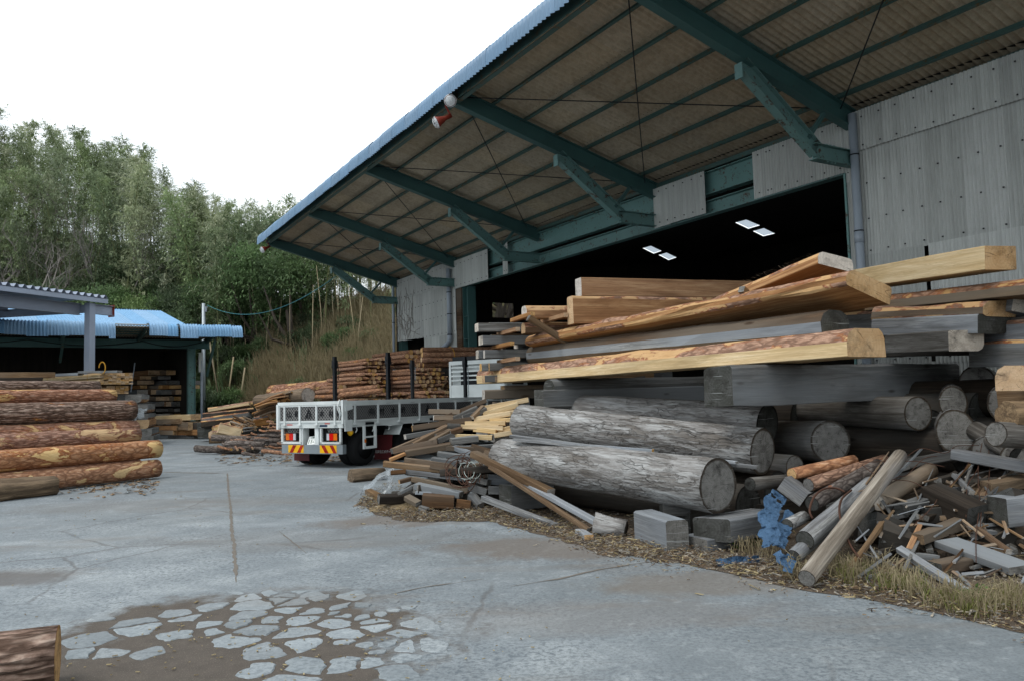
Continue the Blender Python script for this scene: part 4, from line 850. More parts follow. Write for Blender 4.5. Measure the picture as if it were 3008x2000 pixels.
# half-round grey bearers
for (px, py, w, h, lb) in ((352, 1172, .7, .34, 'pale grey half round bearer under the orange boards'), (392, 1170, .6, .34, 'half round bearer side by side with the pale grey one'), (410, 1200, .6, .36, 'half round bearer with plastic film hanging over it'), (412, 1226, .6, .3, 'half round bearer below the plastic film'), (375, 1246, .7, .36, 'tan half round bearer close to the pine logs'), (414, 1246, .6, .36, 'half round bearer beside the tan one'), (424, 1272, .55, .36, 'dark half round bearer low in the stack'), (428, 1288, .56, .2, 'flat grey bearer on the concrete at the bottom of the stack')):
    p = D(px, py, 31.2); beam('half_round_bearer', lb, 'timber', p, p+Vector((-.9, 2.6, 0)), w, h, 'grey' if 'tan' not in lb else 'fresh2', 'e_grey' if 'tan' not in lb else 'e_fresh', None, 0, (.16, .16, 0, 0) if 'flat' not in lb else (0, 0, 0, 0))
for (x0, lev) in ((300, 1215), (300, 1250), (260, 1180), (300, 1180)):
    p = D(x0, lev, 31.8); beam('half_round_bearer', 'grey bearer inside the stack under the board packs', 'timber', p, p+Vector((-.9, 2.6, 0)), .7, .4, 'grey', 'e_grey', 'inner bearers under the board packs')
# plastic film
t = T('plastic_film', .25, spec=.6); t.out('aeb7bd'); tp = t.n('BsdfTransparent'); mx = t.n('MixShader', {0: .6, 1: t.b.outputs[0], 2: tp.outputs[0]}); t.nt.links.new(mx.outputs[0], t.nt.nodes['Material Output'].inputs[0]); MT['film'] = t.mat
def crumple(name, pts, wv, nu, nv, amp, mat, lb, cat, seed, fr=6.0):
    m = MB(); vs = []
    for i in range(nu+1):
        t_ = i/nu*(len(pts)-1); k = min(int(t_), len(pts)-2); p = pts[k].lerp(pts[k+1], t_-k)
        for j in range(nv+1):
            q = p+wv*(j/nv-.5)*(1+.5*noise.noise((i*.4, seed, 0))); s = q*fr+Vector((seed, seed, 0))
            q = q+Vector((noise.noise(s), noise.noise(s+Vector((9, 3, 1))), noise.noise(s+Vector((2, 8, 5)))))*amp+Vector((0, 0, amp*.5*math.sin(j*2.2+i*.6)))
            vs.append((q.x, q.y, max(.006, q.z)))
    m.add(vs, [(i*(nv+1)+j, (i+1)*(nv+1)+j, (i+1)*(nv+1)+j+1, i*(nv+1)+j+1) for i in range(nu) for j in range(nv) if noise.noise((i*.7+seed, j*.9, 4)) > -.55])
    return tag(m.build(name, MT[mat], None, True), lb, cat)
crumple('plastic_film', [D(385, 1228, 30.9), D(405, 1212, 30.8), D(432, 1212, 30.9)], Vector((0, .2, .4)), 10, 6, .12, 'film', 'grey plastic film draped over the half round bearers', 'plastic film', 2, 2)

# ================================================================== BACK SHED STOCK
rv = random.Random(21)
SD = Vector((.818, .576, 0)); SNn = Vector((.576, -.818, 0))      # along the back shed front (to the right), and out of it
def sboard(px, py, Y, w, h, L, mt, en, lb, grp=None, d=None, ch=(0, 0, 0, 0)):
    p = D(px, py, Y); d = d or (SNn*-1+SD*-.25).normalized(); return beam('stacked_board', lb, 'board', p, p+d*L, w, h, mt, en, grp, 0, ch)
y = 1225; row = 0
while y > 1095:
    h = rv.choice([11, 13, 15]); x = 405+rv.uniform(-6, 6)
    while x < 552:
        w = rv.choice([22, 30, 40, 52]);
        if not (y < 1120 and x > 500) and not (y < 1112 and x < 412) and rv.random() < .93:
            mt, en = rv.choice([('tan', 'e_fresh'), ('grey', 'e_grey'), ('brown', 'e_fresh'), ('fresh2', 'e_fresh'), ('grey', 'e_pale'), ('dark', 'e_grey')])
            lb = {'e_fresh': 'orange-ended board stacked inside the back shed', 'e_grey': 'grey-ended board stacked inside the back shed', 'e_pale': 'pale-ended board stacked inside the back shed'}[en]
            sboard(x+w/2, y-h/2, 42.3+rv.uniform(0, .5), w*42.3/FPX*.95, h*42.3/FPX*.9, 3.5, mt, en, lb, 'boards stacked inside the back shed', None, (0, 0, 0, .0))
        x += w+1
    y -= h+rv.choice([1, 2, 5]); row += 1
for k in range(7):
    sboard(410+23*k, 1245, 42.6, .55, .5, 3.0, 'dark', 'e_grey', 'dark low board carrying the stacks inside the back shed', 'low boards inside the back shed')
# timbers on the ground before the back shed
for (x1, y1, x2, y2, th, mt, lb) in ((445, 1238, 545, 1236, 15, 'tan', 'tan timber on the pile before the back shed post'), (470, 1228, 575, 1224, 16, 'fresh', 'pale sawn timber topmost before the back shed post'), (450, 1255, 530, 1256, 13, 'fresh2', 'brown timber low in the pile before the back shed'), (530, 1248, 575, 1250, 22, 'tan', 'stubby tan block against the back shed post'), (520, 1269, 600, 1268, 15, 'fresh2', 'reddish sawn timber flat on the ground by the back shed'), (447, 1268, 520, 1270, 12, 'tan', 'thin tan timber at the bottom before the back shed'), (500, 1282, 575, 1284, 7, 'grey', 'grey lath flat on the concrete before the back shed'), (555, 1277, 620, 1280, 8, 'tan', 'thin board lying on the concrete by the dark slab'), (560, 1252, 645, 1248, 22, 'dark', 'broad dark slab leaning flat beside the post')):
    a, b = G(x1, 1284), G(x2, 1284); a = D(x1, y1, a.y-1); b = D(x2, y2, b.y-1.5)
    beam('ground_timber', lb, 'timber', a, b, th*2*38/FPX, th*38/FPX, mt, 'e_fresh' if mt in ('tan', 'fresh', 'fresh2') else 'e_grey')
# slab and offcut pile right of the back shed
for (x1, y1, x2, y2, th, w, Y, mt, lb) in ((616, 1206, 735, 1186, 12, .7, 33, 'fresh', 'pale slab topmost on the slab pile beside the back shed'), (680, 1194, 775, 1180, 10, .7, 33.5, 'fresh', 'pale yellow plank lying across the slab pile'), (602, 1221, 750, 1206, 13, .8, 33, 'dark', 'long blackened slab under the pale one'), (600, 1238, 735, 1218, 15, .9, 32.5, 'grey', 'grey-brown slab third from the top of the slab pile'), (598, 1248, 725, 1236, 18, 1.0, 32, 'dark', 'lowest dark slab of the slab pile'), (716, 1248, 790, 1236, 22, .5, 30, 'fresh2', 'ochre split slab leaning on the slab pile'), (790, 1216, 830, 1196, 34, .5, 30, 'fresh2', 'ochre plank on edge beside the tailgate'), (626, 1262, 675, 1246, 18, .5, 30.5, 'fresh', 'pale sawn offcut standing on edge behind the logs'), (642, 1256, 706, 1272, 30, .5, 29, 'fresh', 'big pale wedge offcut with a rounded end'), (618, 1275, 660, 1274, 16, .5, 29.5, 'fresh', 'square pale offcut on the ground beside the wedge'), (614, 1292, 690, 1288, 17, .4, 28.6, 'tan', 'peeled tan offcut lying in front of the wedge'), (760, 1202, 800, 1172, 20, .6, 31, 'tan', 'tan slab sloping up behind the tailgate'), (745, 1232, 800, 1222, 14, .6, 31, 'grey', 'grey slab on edge above the ochre one')):
    beam('slab_offcut', lb, 'slab', D(x1, y1, Y-.3), D(x2, y2, Y), w, th*Y/FPX, mt, {'dark': 'e_dark', 'grey': 'e_grey'}.get(mt, 'e_fresh'), None, R(-8), (0, 0, .05, .07), rough=.02)
for k in range(8):
    beam('slab_offcut', 'dark slab carrying the slab pile beside the back shed', 'slab', D(610+22*k, 1262, 33), D(640+22*k, 1256, 34), .9, .6, 'dark', 'e_dark', 'low slabs of the slab pile')
# bundle of split staves
o = thing('stave_bundle', 'small bundle of reddish split staves above the wedge offcut', 'stave bundle', Matrix.Translation(D(695, 1248, 29.2)))
for k in range(26):
    a = rv.uniform(0, 6.3); r_ = rv.uniform(0, .3); q = Vector((rv.uniform(-.3, .3)+.3, r_*.6, r_*math.sin(a)*.9)); beam('stave', None, None, q+Vector((-.45, .5, .12)), q+Vector((.15, -.1, -.05))+Vector((rv.uniform(-.1, .1), 0, rv.uniform(-.08, .08))), .07, .05, rv.choice(['fresh2', 'tan', 'brown']), 'e_fresh', parent=o)
# bundle of bark slabs
o = thing('bark_slab_bundle', 'bundle of curved reddish bark slabs behind the tailgate', 'bark bundle', Matrix.Translation(D(815, 1180, 28.8)))
for k in range(46):
    q = Vector((rv.uniform(-.55, .6), rv.uniform(0, .8), rv.uniform(-.32, .3))); beam('bark_slab', None, None, q+Vector((-.6, .3, -.2)), q+Vector((.4, -.2, .06+rv.uniform(-.1, .1))), rv.uniform(.1, .22), .05, rv.choice(['fresh2', 'brown', 'fresh2', 'tan']), 'e_fresh', parent=o, roll=rv.uniform(-.7, .7), bow=.05)
m = MB()
log('peeled_pine', 'large peeled pine log with a broad pale end above the bark slabs', 'log', D(760, 1178, 31.5), D(905, 1160, 28.3), .26, .27, 'rough', 'e_pale', None, 24, .06)
log('bark_log', 'brown pine log lying behind the large peeled one', 'log', D(800, 1150, 33), D(985, 1132, 30), .28, .24, 'pine', 'e_fresh', None, 18, .05)
log('bark_log', 'thin brown pine log above the bark slabs', 'log', D(800, 1160, 32), D(930, 1140, 30.5), .16, .16, 'pine_thin', 'e_fresh', None, 14, .05)
for k in range(7):
    p = Vector((-7.6+rv.uniform(-.6, .9), 29.5+.5*k, .3+.25*(k % 2))); log('bark_log', 'dark log on the ground under the bark slabs and peeled pine', 'log', p+Vector((-1.8, .8, 0)), p+Vector((1.3, -.4, 0)), .3, .28, 'smalllog', 'e_grey', 'logs under the bark slabs', 12)

# small crooked logs heaped behind the truck
SL_ = '''672 1124 800 1112 24 0|665 1160 810 1140 24 0|880 1140 990 1150 26 1|990 1105 1090 1100 28 1|910 1095 1010 1088 22 1|1000 1150 1200 1165 28 1|1050 1100 1200 1110 26 1|780 1180 870 1200 26 1|850 1205 1000 1200 34 2|860 1210 1160 1225 42 2|1150 1240 1220 1245 30 1|640 1210 760 1200 24 1|660 1240 770 1235 24 1|630 1240 760 1250 30 2|770 1265 1140 1285 38 2|700 1275 780 1290 26 1|440 1300 560 1310 24 2|560 1270 720 1300 32 1|575 1310 730 1345 34 1|520 1270 600 1395 30 1|690 1240 810 1340 30 2|800 1310 1000 1330 36 2|1000 1330 1330 1300 36 2|1000 1350 1240 1350 30 1|750 1360 1000 1385 40 2|990 1390 1260 1405 36 2|350 1350 520 1390 36 1|400 1310 560 1340 26 2|600 1380 690 1400 30 1|670 1430 920 1465 52 2|915 1410 1280 1470 50 1|1030 1470 1260 1510 30 0|780 1330 990 1360 30 1|820 1250 1000 1255 28 1|1150 1200 1230 1215 28 1|980 1030 1060 1040 30 1|1010 1060 1130 1065 30 1|1110 1310 1300 1330 30 1|1180 1370 1330 1380 32 2|700 1330 800 1380 28 1'''
SLB = ['silver-grey crooked log in the heap behind the truck bumper', 'reddish crooked log in the heap behind the truck bumper', 'dark brown crooked log in the heap behind the truck bumper']
for it in SL_.split('|'):
    x1, y1, x2, y2, th, c_ = map(float, it.split()); c_ = int(c_)
    f_ = lambda x, y: D(560+x/4.354, 1000+y/4.354, 22.9+max(0, (1500-y)/380)*4.2+rn(-.1, .1))
    a, b = f_(x1, y1), f_(x2, y2); r_ = th/4.354/2*a.y/FPX*1.05
    log('crooked_log', ('short' if (b-a).length < .8 else 'long' if (b-a).length > 1.5 else 'middling')+' '+('thick ' if r_ > .125 else 'thin ')+SLB[c_].replace('in the heap', 'low in the heap' if a.z < .4 else 'midway up the heap' if a.z < .9 else 'high on the heap'), 'log', a, b, r_, r_*rn(.8, 1), ['peeled', 'pole', 'smalllog'][c_], 'e_pole' if c_ < 2 else 'e_grey', 'crooked logs heaped behind the truck', 10, .09, rn(-.06, .06))
for k in range(34):
    x, yy = rv.uniform(-9.6, -5.0), rv.uniform(24.0, 27.2); z = .12+.5*rv.random()*max(0, (yy-23.3)/4); d = Vector((.9, -.25+rv.uniform(-.4, .4), rv.uniform(-.06, .06)))*rv.uniform(.4, .8)
    log('crooked_log', 'crooked log buried inside the heap behind the truck bumper', 'log', Vector((x, yy, z))-d, Vector((x, yy, z))+d, .12, .1, 'smalllog', 'e_grey', 'crooked logs heaped behind the truck', 9, .08, rv.uniform(-.06, .06))
for k in range(12):
    p = D(868+20*k+rv.uniform(-3, 3), 1336-rv.uniform(0, 9)*(k % 3), 24.3); log('crooked_log', 'short log lying end-on under the truck bumper', 'log', p+Vector((.1, .9, 0)), p, .115, .115, 'smalllog', 'e_grey', 'end-on logs under the truck bumper', 12, .05)

# ------------------------------------------------------------------ bundles of pointed poles
def poles(lb, p, d, L, wb_, hb, r, taper=True, cord=False, seed=0, bk='pole'):
    o = thing('pole_bundle', lb, 'pole bundle', frame(p, d)); rr = random.Random(seed); n = 0; mes = []
    for v_ in range(6):
        sd_ = seed*9+v_; Lp = L; mm = log_mesh('pole', Lp, r*.95, r*1.02, [MT[bk], MT['e_pole']], 9, .05, rr.uniform(-.03, .03), sd_)
        if taper and v_ % 2:                       # hewn point
            co = [v.co.copy() for v in mm.vertices]; mx = max(c.x for c in co); sgn = rr.choice((-1, 1))
            for v in mm.vertices:
                if v.co.x > mx-.06: v.co.x += .13; v.co.y = v.co.y*.25+sgn*r*.3; v.co.z *= .3
            for q in mm.polygons:
                if min(mm.vertices[i].co.x for i in q.vertices) > mx-L*.09: q.material_index = 1
        mes.append(mm)
    rows = max(2, int(hb/(r*1.76)));
    for i in range(rows):
        z = (i+.5)*hb/rows; ex = math.sqrt(max(.15, 1-((z/hb-.5)*1.75)**2)); cols = max(2, int(wb_*ex/(2.05*r)))
        for j in range(cols):
            yy = (j-(cols-1)/2)*2.06*r+rr.uniform(-.2, .2)*r; me = rr.choice(mes)
            mw = Matrix.Translation((-L/2+rr.uniform(-.12, .1), yy, z+rr.uniform(-.1, .1)*r)) @ Matrix.Rotation(rr.uniform(0, 6.28), 4, 'X') @ Matrix.Rotation(rr.uniform(-.012, .012), 4, 'Z')
            put('pole', me, o, mw); n += 1
    if cord:
        m = MB(); m.tube([(-L*.35, wb_*.52*math.cos(a), hb/2+hb*.56*math.sin(a)) for a in [k*math.pi/12 for k in range(25)]], .012, 4); m.build('cord', MT['cordy'], o)
    return o
PD = Vector((.6, -.8, 0))
def base_at(px, py, Y): return D(px, py, Y)
poles('topmost bundle of thin pointed poles behind the rear stake', base_at(1112, 1093, 27.0), PD, 2.3, 1.15, .5, .06, seed=1)
poles('bundle of pointed poles directly behind the rear stakes of the truck', base_at(1100, 1140, 26.4), PD, 2.4, 1.35, .54, .068, seed=2)
poles('bundle of pointed poles between the middle stakes with many round ends', base_at(1262, 1148, 26.2), PD, 2.5, 1.4, .78, .066, seed=3)
poles('bundle of thicker poles topmost against the warehouse wall', base_at(1225, 1078, 27.6), PD, 2.9, .9, .62, .085, False, seed=4, bk='pole')
poles('roped bundle of thick poles with orange ends facing the pine stack', base_at(1236, 1080, 27.2), Vector((-.93, -.36, 0)), 3.0, 1.2, .68, .09, False, True, seed=5)
poles('loose low bundle of pole ends just above the truck rail', base_at(1150, 1182, 25.8), Vector((.6, -.8, 0)), 2.2, 2.1, .36, .07, True, seed=6)
poles('low bundle of pointed poles behind the truck guard', base_at(1290, 1182, 25.6), PD, 2.6, 1.2, .4, .066, True, seed=7)
poles('short bundle of poles beside the bark slabs', base_at(1015, 1182, 26.8), Vector((.55, -.83, 0)), 1.8, .9, .62, .085, False, seed=8)
poles('stack of pole ends in the dark behind the guard slats', base_at(1322, 1170, 27.5), PD, 2.4, 1.1, .75, .07, True, seed=12)
log('loose_pole', 'long pole lying across the bundles above the rail', 'pole', D(985, 1150, 25.9), D(1112, 1136, 25.3), .085, .08, 'pole', 'e_pole', None, 12)
log('loose_pole', 'long pole with a hewn tip lying just above the truck rail', 'pole', D(1000, 1160, 25.5), D(1128, 1146, 24.9), .09, .085, 'pole', 'e_pole', None, 12)
for i, (px, lb) in enumerate(((1105, 'pole bundle on the ground under the others behind the truck'), (1255, 'second pole bundle on the ground behind the truck bed'))):
    q = G(px, 1350); q = D(px, 1350, 26.3); poles(lb, Vector((q.x, q.y, .02)), PD, 2.7, 1.5, .7, .09, False, seed=9+i); poles(lb.replace('on the ground', 'in the second layer'), Vector((q.x, q.y, .72)), PD, 2.7, 1.4, .62, .09, False, seed=15+i)

# ================================================================== FLATBED TRUCK
TF = Vector((.5, .866, 0)); TW = Vector((-.866, .5, 0)); TC = Vector((-3.92, 18.1, 0))
TM = Matrix(((TF.x, TW.x, 0, TC.x), (TF.y, TW.y, 0, TC.y), (0, 0, 1, 0), (0, 0, 0, 1)))
tr = thing('flatbed_truck', 'white flatbed truck with low mesh sides and tall black stakes backed out of the warehouse', 'truck', TM)
BWD, BLN = 2.08, 7.3
t = T('expanded_metal_mesh', .6, .3); s = t.n('SeparateXYZ', {0: t.tc()}); u_ = t.math('ADD', s.outputs[0], s.outputs[1])
a_ = t.math('SINE', t.math('MULTIPLY', t.math('ADD', u_, s.outputs[2]), 75.)); b_ = t.math('SINE', t.math('MULTIPLY', t.math('SUBTRACT', u_, s.outputs[2]), 75.))
f = t.mr(t.math('MAXIMUM', a_, b_), .55, .85); MT['mesh'] = t.out(t.mix(f, '3f3f40', '8b8a88'), .6, t.bump(f, .6, .01))
def text_mesh(body, size, bold=.0):
    cu = bpy.data.curves.new('lettering', 'FONT'); cu.body = body; cu.size = size; cu.align_x = 'CENTER'; cu.align_y = 'CENTER'; cu.offset = bold; cu.extrude = .001; cu.resolution_u = 2
    o = bpy.data.objects.new('lettering', cu); COL.objects.link(o); dg = bpy.context.evaluated_depsgraph_get()
    me = bpy.data.meshes.new_from_object(o.evaluated_get(dg)); bpy.data.objects.remove(o); bpy.data.curves.remove(cu); return me
SIDE = Matrix(((1, 0, 0, 0), (0, 0, -1, 0), (0, 1, 0, 0), (0, 0, 0, 1))); REAR = Matrix(((0, 0, -1, 0), (-1, 0, 0, 0), (0, 1, 0, 0), (0, 0, 0, 1)))
def letter(body, p, size, parent, rotm, mat='letter', bold=.003, sx=1.0):
    me = text_mesh(body, size, bold); me.materials.clear(); me.materials.append(MT[mat])
    return put('lettering', me, parent, Matrix.Translation(p) @ rotm @ Matrix.Diagonal((sx, 1, 1, 1)))
def logo(p, parent, rotm):
    m = MB(); m.bar((-.11, -.1, 0), (-.02, .1, 0), .022, .004); m.bar((.11, -.1, 0), (.02, .1, 0), .022, .004)
    for z_, w_ in ((.03, .1), (-.03, .13), (-.08, .1)): m.bar((-w_/2, z_, 0), (w_/2, z_, 0), .018, .004)
    m.bar((-.035, -.1, 0), (-.035, .03, 0), .016, .004); m.bar((.035, -.1, 0), (.035, .03, 0), .016, .004); m.bar((0, .03, 0), (0, .13, 0), .02, .004)
    m.build('emblem', MT['letter'], parent, mw=Matrix.Translation(p) @ rotm)
# bed
m = MB(); m.box(.05, BLN, .06, BWD-.06, .96, 1.06); m.box(0, BLN, .0, .06, .93, 1.09); m.box(0, BLN, BWD-.06, BWD, .93, 1.09); m.box(0, .06, .06, BWD-.06, .93, 1.09); m.build('bed', MT['white'], tr)
m = MB()
for y in (.62, 1.36): m.box(.1, 8.6, y, y+.1, .62, .94)
for x in (.4, 1.6, 2.9, 4.2, 5.5): m.box(x, x+.12, .1, BWD-.1, .82, .93)
m.box(2.9, 4.6, .35, .6, .35, .8); m.build('chassis', MT['chassis'], tr)
# tailgate
tg = put('tailgate', None, tr)
bars = [.02, .25, .82, 1.36, 1.86, 2.04]
m = MB(); m.box(-.03, .04, .0, BWD, 1.47, 1.55); m.box(-.02, .03, .04, BWD-.04, 1.435, 1.465); m.box(-.02, .03, .04, BWD-.04, 1.06, 1.10)
m.build('gate_frame', MT['white'], tg)
for y in bars:
    m = MB(); m.box(-.035, .02, y-.022, y+.022, 1.0 if .1 < y < 2 else .93, 1.46)
    if .1 < y < 2: m.box(-.06, -.02, y-.055, y+.055, .995, 1.025)
    m.build('gate_bar', MT['white'], tg)
for y0, y1 in zip(bars, bars[1:]): m = MB(); m.box(.0, .012, y0+.024, y1-.024, 1.102, 1.433); m.build('mesh_panel', MT['mesh'], tg)
for ch_, y, sz in (('山', 1.72, .17), ('崎', 1.46, .17), ('木', .66, .17), ('材', .37, .17), ('有', .13, .16)): letter(ch_, (-.008, y, 1.25), sz, tg, REAR)
logo((-.008, 1.08, 1.25), tg, REAR)
for q in ((1.62, 1.8, 1.0), (.42, .58, 1.02)): m = MB(); m.box(-.004, .0, q[0], q[1], q[2], q[2]+.02); m.build('red_reflector', MT['refl_r'], tr)
m = MB(); m.box(-.004, .0, .5, .74, .955, 1.005); m.build('maker_label', MT['bluelabel'], tr)
m = MB(); m.tube([(-.04, .08, 1.58), (-.1, .1, 1.4), (-.06, .06, 1.25), (-.09, .05, 1.1)], .014, 5); m.tube([(-.05, .1, 1.42), (-.09, .04, 1.36), (-.06, .02, 1.2)], .014, 5); m.build('rope', MT['white'], tr, True)
m = MB(); m.box(-.05, .1, -.03, .03, 1.02, 1.57); m.bar((.02, -.035, 1.37), (.26, -.035, 1.42), .02, .13); m.bar((.0, -.036, .98), (.24, -.036, .98), .02, .26); m.build('corner_post', MT['white'], tr)
m = MB(); m.box(-.05, .08, BWD-.03, BWD+.03, .9, 1.5); m.build('corner_post', MT['white'], tr)
# side gates
for side, yy, nm in ((0, 0.0, 'near'), (1, BWD, 'far')):
    sg_ = put('side_gate', None, tr); y0, y1 = (yy-.03, yy+.03)
    m = MB(); m.box(.06, BLN, y0-.005, y1+.005, 1.47, 1.55); m.box(.06, BLN, y0+.01, y1-.01, 1.43, 1.465); m.box(.06, BLN, y0+.01, y1-.01, 1.06, 1.095); m.build('gate_frame', MT['white'], sg_)
    xs_ = [.37+.835*k for k in range(9)]
    for k, x in enumerate(xs_):
        m = MB(); m.box(x-.024, x+.024, y0-.008, y1+.008, 1.0, 1.46); m.box(x-.06, x+.06, y0-.04, y1, .985, 1.02); m.build('gate_bar', MT['white'], sg_)
    for x0, x1 in zip([.06]+xs_, xs_+[BLN]): m = MB(); m.box(x0+.026, x1-.026, yy-.006, yy+.006, 1.097, 1.428); m.build('mesh_panel', MT['mesh'], sg_)
    if side == 0:
        for ch_, x in (('有', .98), ('材', 1.36), ('木', 1.80), ('崎', 2.19), ('山', 2.65)): letter(ch_, (x, -.012, 1.26), .19, sg_, SIDE)
        letter('(', (.88, -.012, 1.26), .19, sg_, SIDE, bold=0); letter(')', (1.08, -.012, 1.26), .19, sg_, SIDE, bold=0)
        logo((3.25, -.012, 1.26), sg_, SIDE)
    for x in (.72, 3.3, 5.4): m = MB(); m.box(x, x+.3, y0-.012, y0-.002, .97, 1.03); m.build('side_marker', MT['black'], sg_)
for x in (.45, 1.05, 1.65, 2.1, 2.6, 3.3): m = MB(); m.tube([(x, .01, .92), (x-.01, -.01, .86), (x-.05, .0, .80)], .014, 5); m.build('rope_hook', MT['white'], tr, True)
# stakes with chains
for (x, y) in ((1.72, .07), (5.2, .07), (1.9, BWD-.07), (5.25, BWD-.07)):
    m = MB(); m.box(x-.05, x+.05, y-.035, y+.035, 1.0, 2.72); m.box(x-.065, x+.065, y-.05, y+.05, 2.42, 2.62); m.tube([(x-.05, y, 2.6), (x-.12, y-.03, 2.45), (x-.08, y, 2.3)], .008, 4)
    st = m.build('stake', MT['black'], tr); m = MB()
    for k in range(26 if y < 1 else 10): m.tube([(x+.075+.012*(k % 2), y-.05, 2.5-.04*k), (x+.075, y-.05, 2.47-.04*k)], .016, 5)
    m.build('chain', MT['galv'] if x > 5 else MT['rustwire'], st)
# guard frame behind the cab
gd = put('cab_guard', None, tr); gx = BLN
m = MB(); m.box(gx, gx+.05, 0, .07, 1.0, 2.72); m.box(gx, gx+.05, BWD-.07, BWD, 1.0, 2.72); m.box(gx, gx+.05, .07, BWD-.07, 2.6, 2.72); m.build('guard_frame', MT['white'], gd)
m = MB(); m.box(gx+.01, gx+.04, .07, BWD-.07, 1.06, 1.95); m.build('guard_plate', MT['white'], gd)
for z in (2.08, 2.22, 2.36, 2.49): m = MB(); m.box(gx+.01, gx+.04, .07, BWD-.07, z, z+.045); m.build('guard_slat', MT['white'], gd)
m = MB(); m.box(gx+.06, gx+.1, .1, BWD-.1, 2.7, 2.86); m.build('guard_hood', MT['black'], gd)
cb = put('cab', None, tr); m = MB(); cx0 = gx+.16
sec = [(0, .75), (1.45, .75), (1.47, 1.45), (1.25, 2.3), (.95, 2.6), (0, 2.62)]
m.add([(cx0+a, y, z) for y in (.02, BWD-.02) for a, z in sec], [(5, 4, 3, 2, 1, 0), (6, 7, 8, 9, 10, 11)]+[(k, (k+1) % 6, 6+(k+1) % 6, 6+k) for k in range(6)]); m.build('cab_shell', MT['white'], cb)
m = MB(); m.box(cx0-.012, cx0-.002, .35, BWD-.35, 1.9, 2.4); m.build('rear_window', MT['black'], cb)
m = MB(); m.bar((cx0+.35, .008, 2.15), (cx0+1.05, .008, 2.15), .02, .45); m.build('side_window', MT['black'], cb)
# tail frames, lamps, plate, bumper
for y0, y1 in ((.12, .72), (1.36, 1.98)):
    m = MB()
    for a, b in (((.03, y0, .92), (.03, y0, .56)), ((.03, y0-.025, .58), (.03, y1+.025, .58)), ((.03, y1, .56), (.03, y1, .92))): m.bar(a, b, .05, .05)
    m.build('lamp_frame', MT['white'], tr)
for y in (.86, 1.36): m = MB(); m.box(.02, .22, y-.06, y+.06, .5, .925); m.build('tail_post', MT['white'], tr)
for yc, sgn in ((.42, 1), (1.72, -1)):
    tl = put('tail_light', None, tr, Matrix.Translation((.06, yc, .72))); m = MB(); m.box(0, .1, -.19, .19, -.09, .09); m.build('lamp_housing', MT['black'], tl)
    for (a, b, mt) in ((-.17, -.06, 'lens_o'), (-.055, .07, 'lens_r'), (.075, .15, 'lens_w')):
        m = MB(); m.box(-.015, -.001, min(a*sgn, b*sgn), max(a*sgn, b*sgn), -.078, .078); m.build('lens', MT[mt], tl)
    m = MB(); m.box(.03, .05, -.2, .16, .1, .19); m.build('mesh_plate', MT['mesh'], tl)
pl = put('number_plate', None, tr, Matrix.Translation((.1, 1.03, .64)) @ Matrix.Rotation(R(28), 4, 'Y') @ Matrix.Rotation(R(-6), 4, 'X'))
m = MB(); m.box(0, .012, -.18, .18, -.11, .11); m.build('plate_sheet', MT['plate'], pl)
letter('11-11', (-.003, 0, -.035), .15, pl, REAR, 'letter_g', .001); letter('三重 130', (-.003, 0, .07), .055, pl, REAR, 'letter_g', 0)
bp = put('bumper', None, tr); m = MB(); m.box(-.02, .1, .02, BWD-.12, .33, .54); m.build('bumper_beam', MT['galv'], bp)
for y0, y1, sl in ((.2, .72, 1), (1.24, 1.74, -1)):
    m = MB(); m.box(-.026, -.0205, y0, y1, .35, .53); rp = m.build('reflector_panel', MT['refl_y'], bp)
    m = MB(); n_ = (y1-y0)
    for k in (.08, .58):
        ya = y1-n_*k; w_ = n_*.22; s_ = .12*sl
        if sl > 0: q = [(-.0285, ya-0, .529), (-.0285, ya-w_, .529), (-.0285, max(y0, ya-w_-s_), .351), (-.0285, max(y0, ya-s_), .351)]
        else: q = [(-.0285, min(y1, ya-s_*-0), .351), (-.0285, ya-w_, .351), (-.0285, max(y0, ya-w_-.12), .529), (-.0285, ya-.12, .529)]
        m.add(q, [(0, 1, 2, 3), (3, 2, 1, 0)])
    m.build('red_stripe', MT['refl_r'], rp)
# side step, mudflaps, guards, wheels
m = MB()
for x in (.68, 1.08): m.bar((x, -.02, .95), (x, -.02, .42), .05, .06, (0, 1, 0))
m.bar((.65, -.02, .43), (1.11, -.02, .43), .05, .06); m.bar((.68, -.02, .68), (1.08, -.02, .68), .03, .04); m.build('side_step', MT['white'], tr)
m = MB(); m.box(.655, .705, -.06, -.045, .55, .63); m.build('side_marker_lamp', MT['orange'], tr)
m = MB(); m.tube([(.3, .02, .82), (.22, .02, .8)], [.05, .07], 12); m.build('reversing_lamp', MT['refl_y'], tr, True)
m = MB(); m.bar((1.55, .1, .92), (2.0, .1, .92), .5, .012); m.bar((1.98, .1, .92), (1.85, .1, .68), .5, .014, (1, 0, 0)); m.build('mudguard', MT['white'], tr)
fl = put('mudflap', None, tr); m = MB(); m.bar((1.8, .3, .67), (1.73, .3, .06), .54, .012, (1, 0, 0)); m.build('flap_sheet', MT['redflap'], fl)
letter('松岡自工ボデー', (1.742, .3, .25), .082, fl, REAR, 'letter_w', .001, .85)
m = MB(); m.bar((.45, BWD-.33, .66), (.42, BWD-.33, .12), .5, .012, (1, 0, 0)); m.build('mudflap', MT['redflap'], tr)
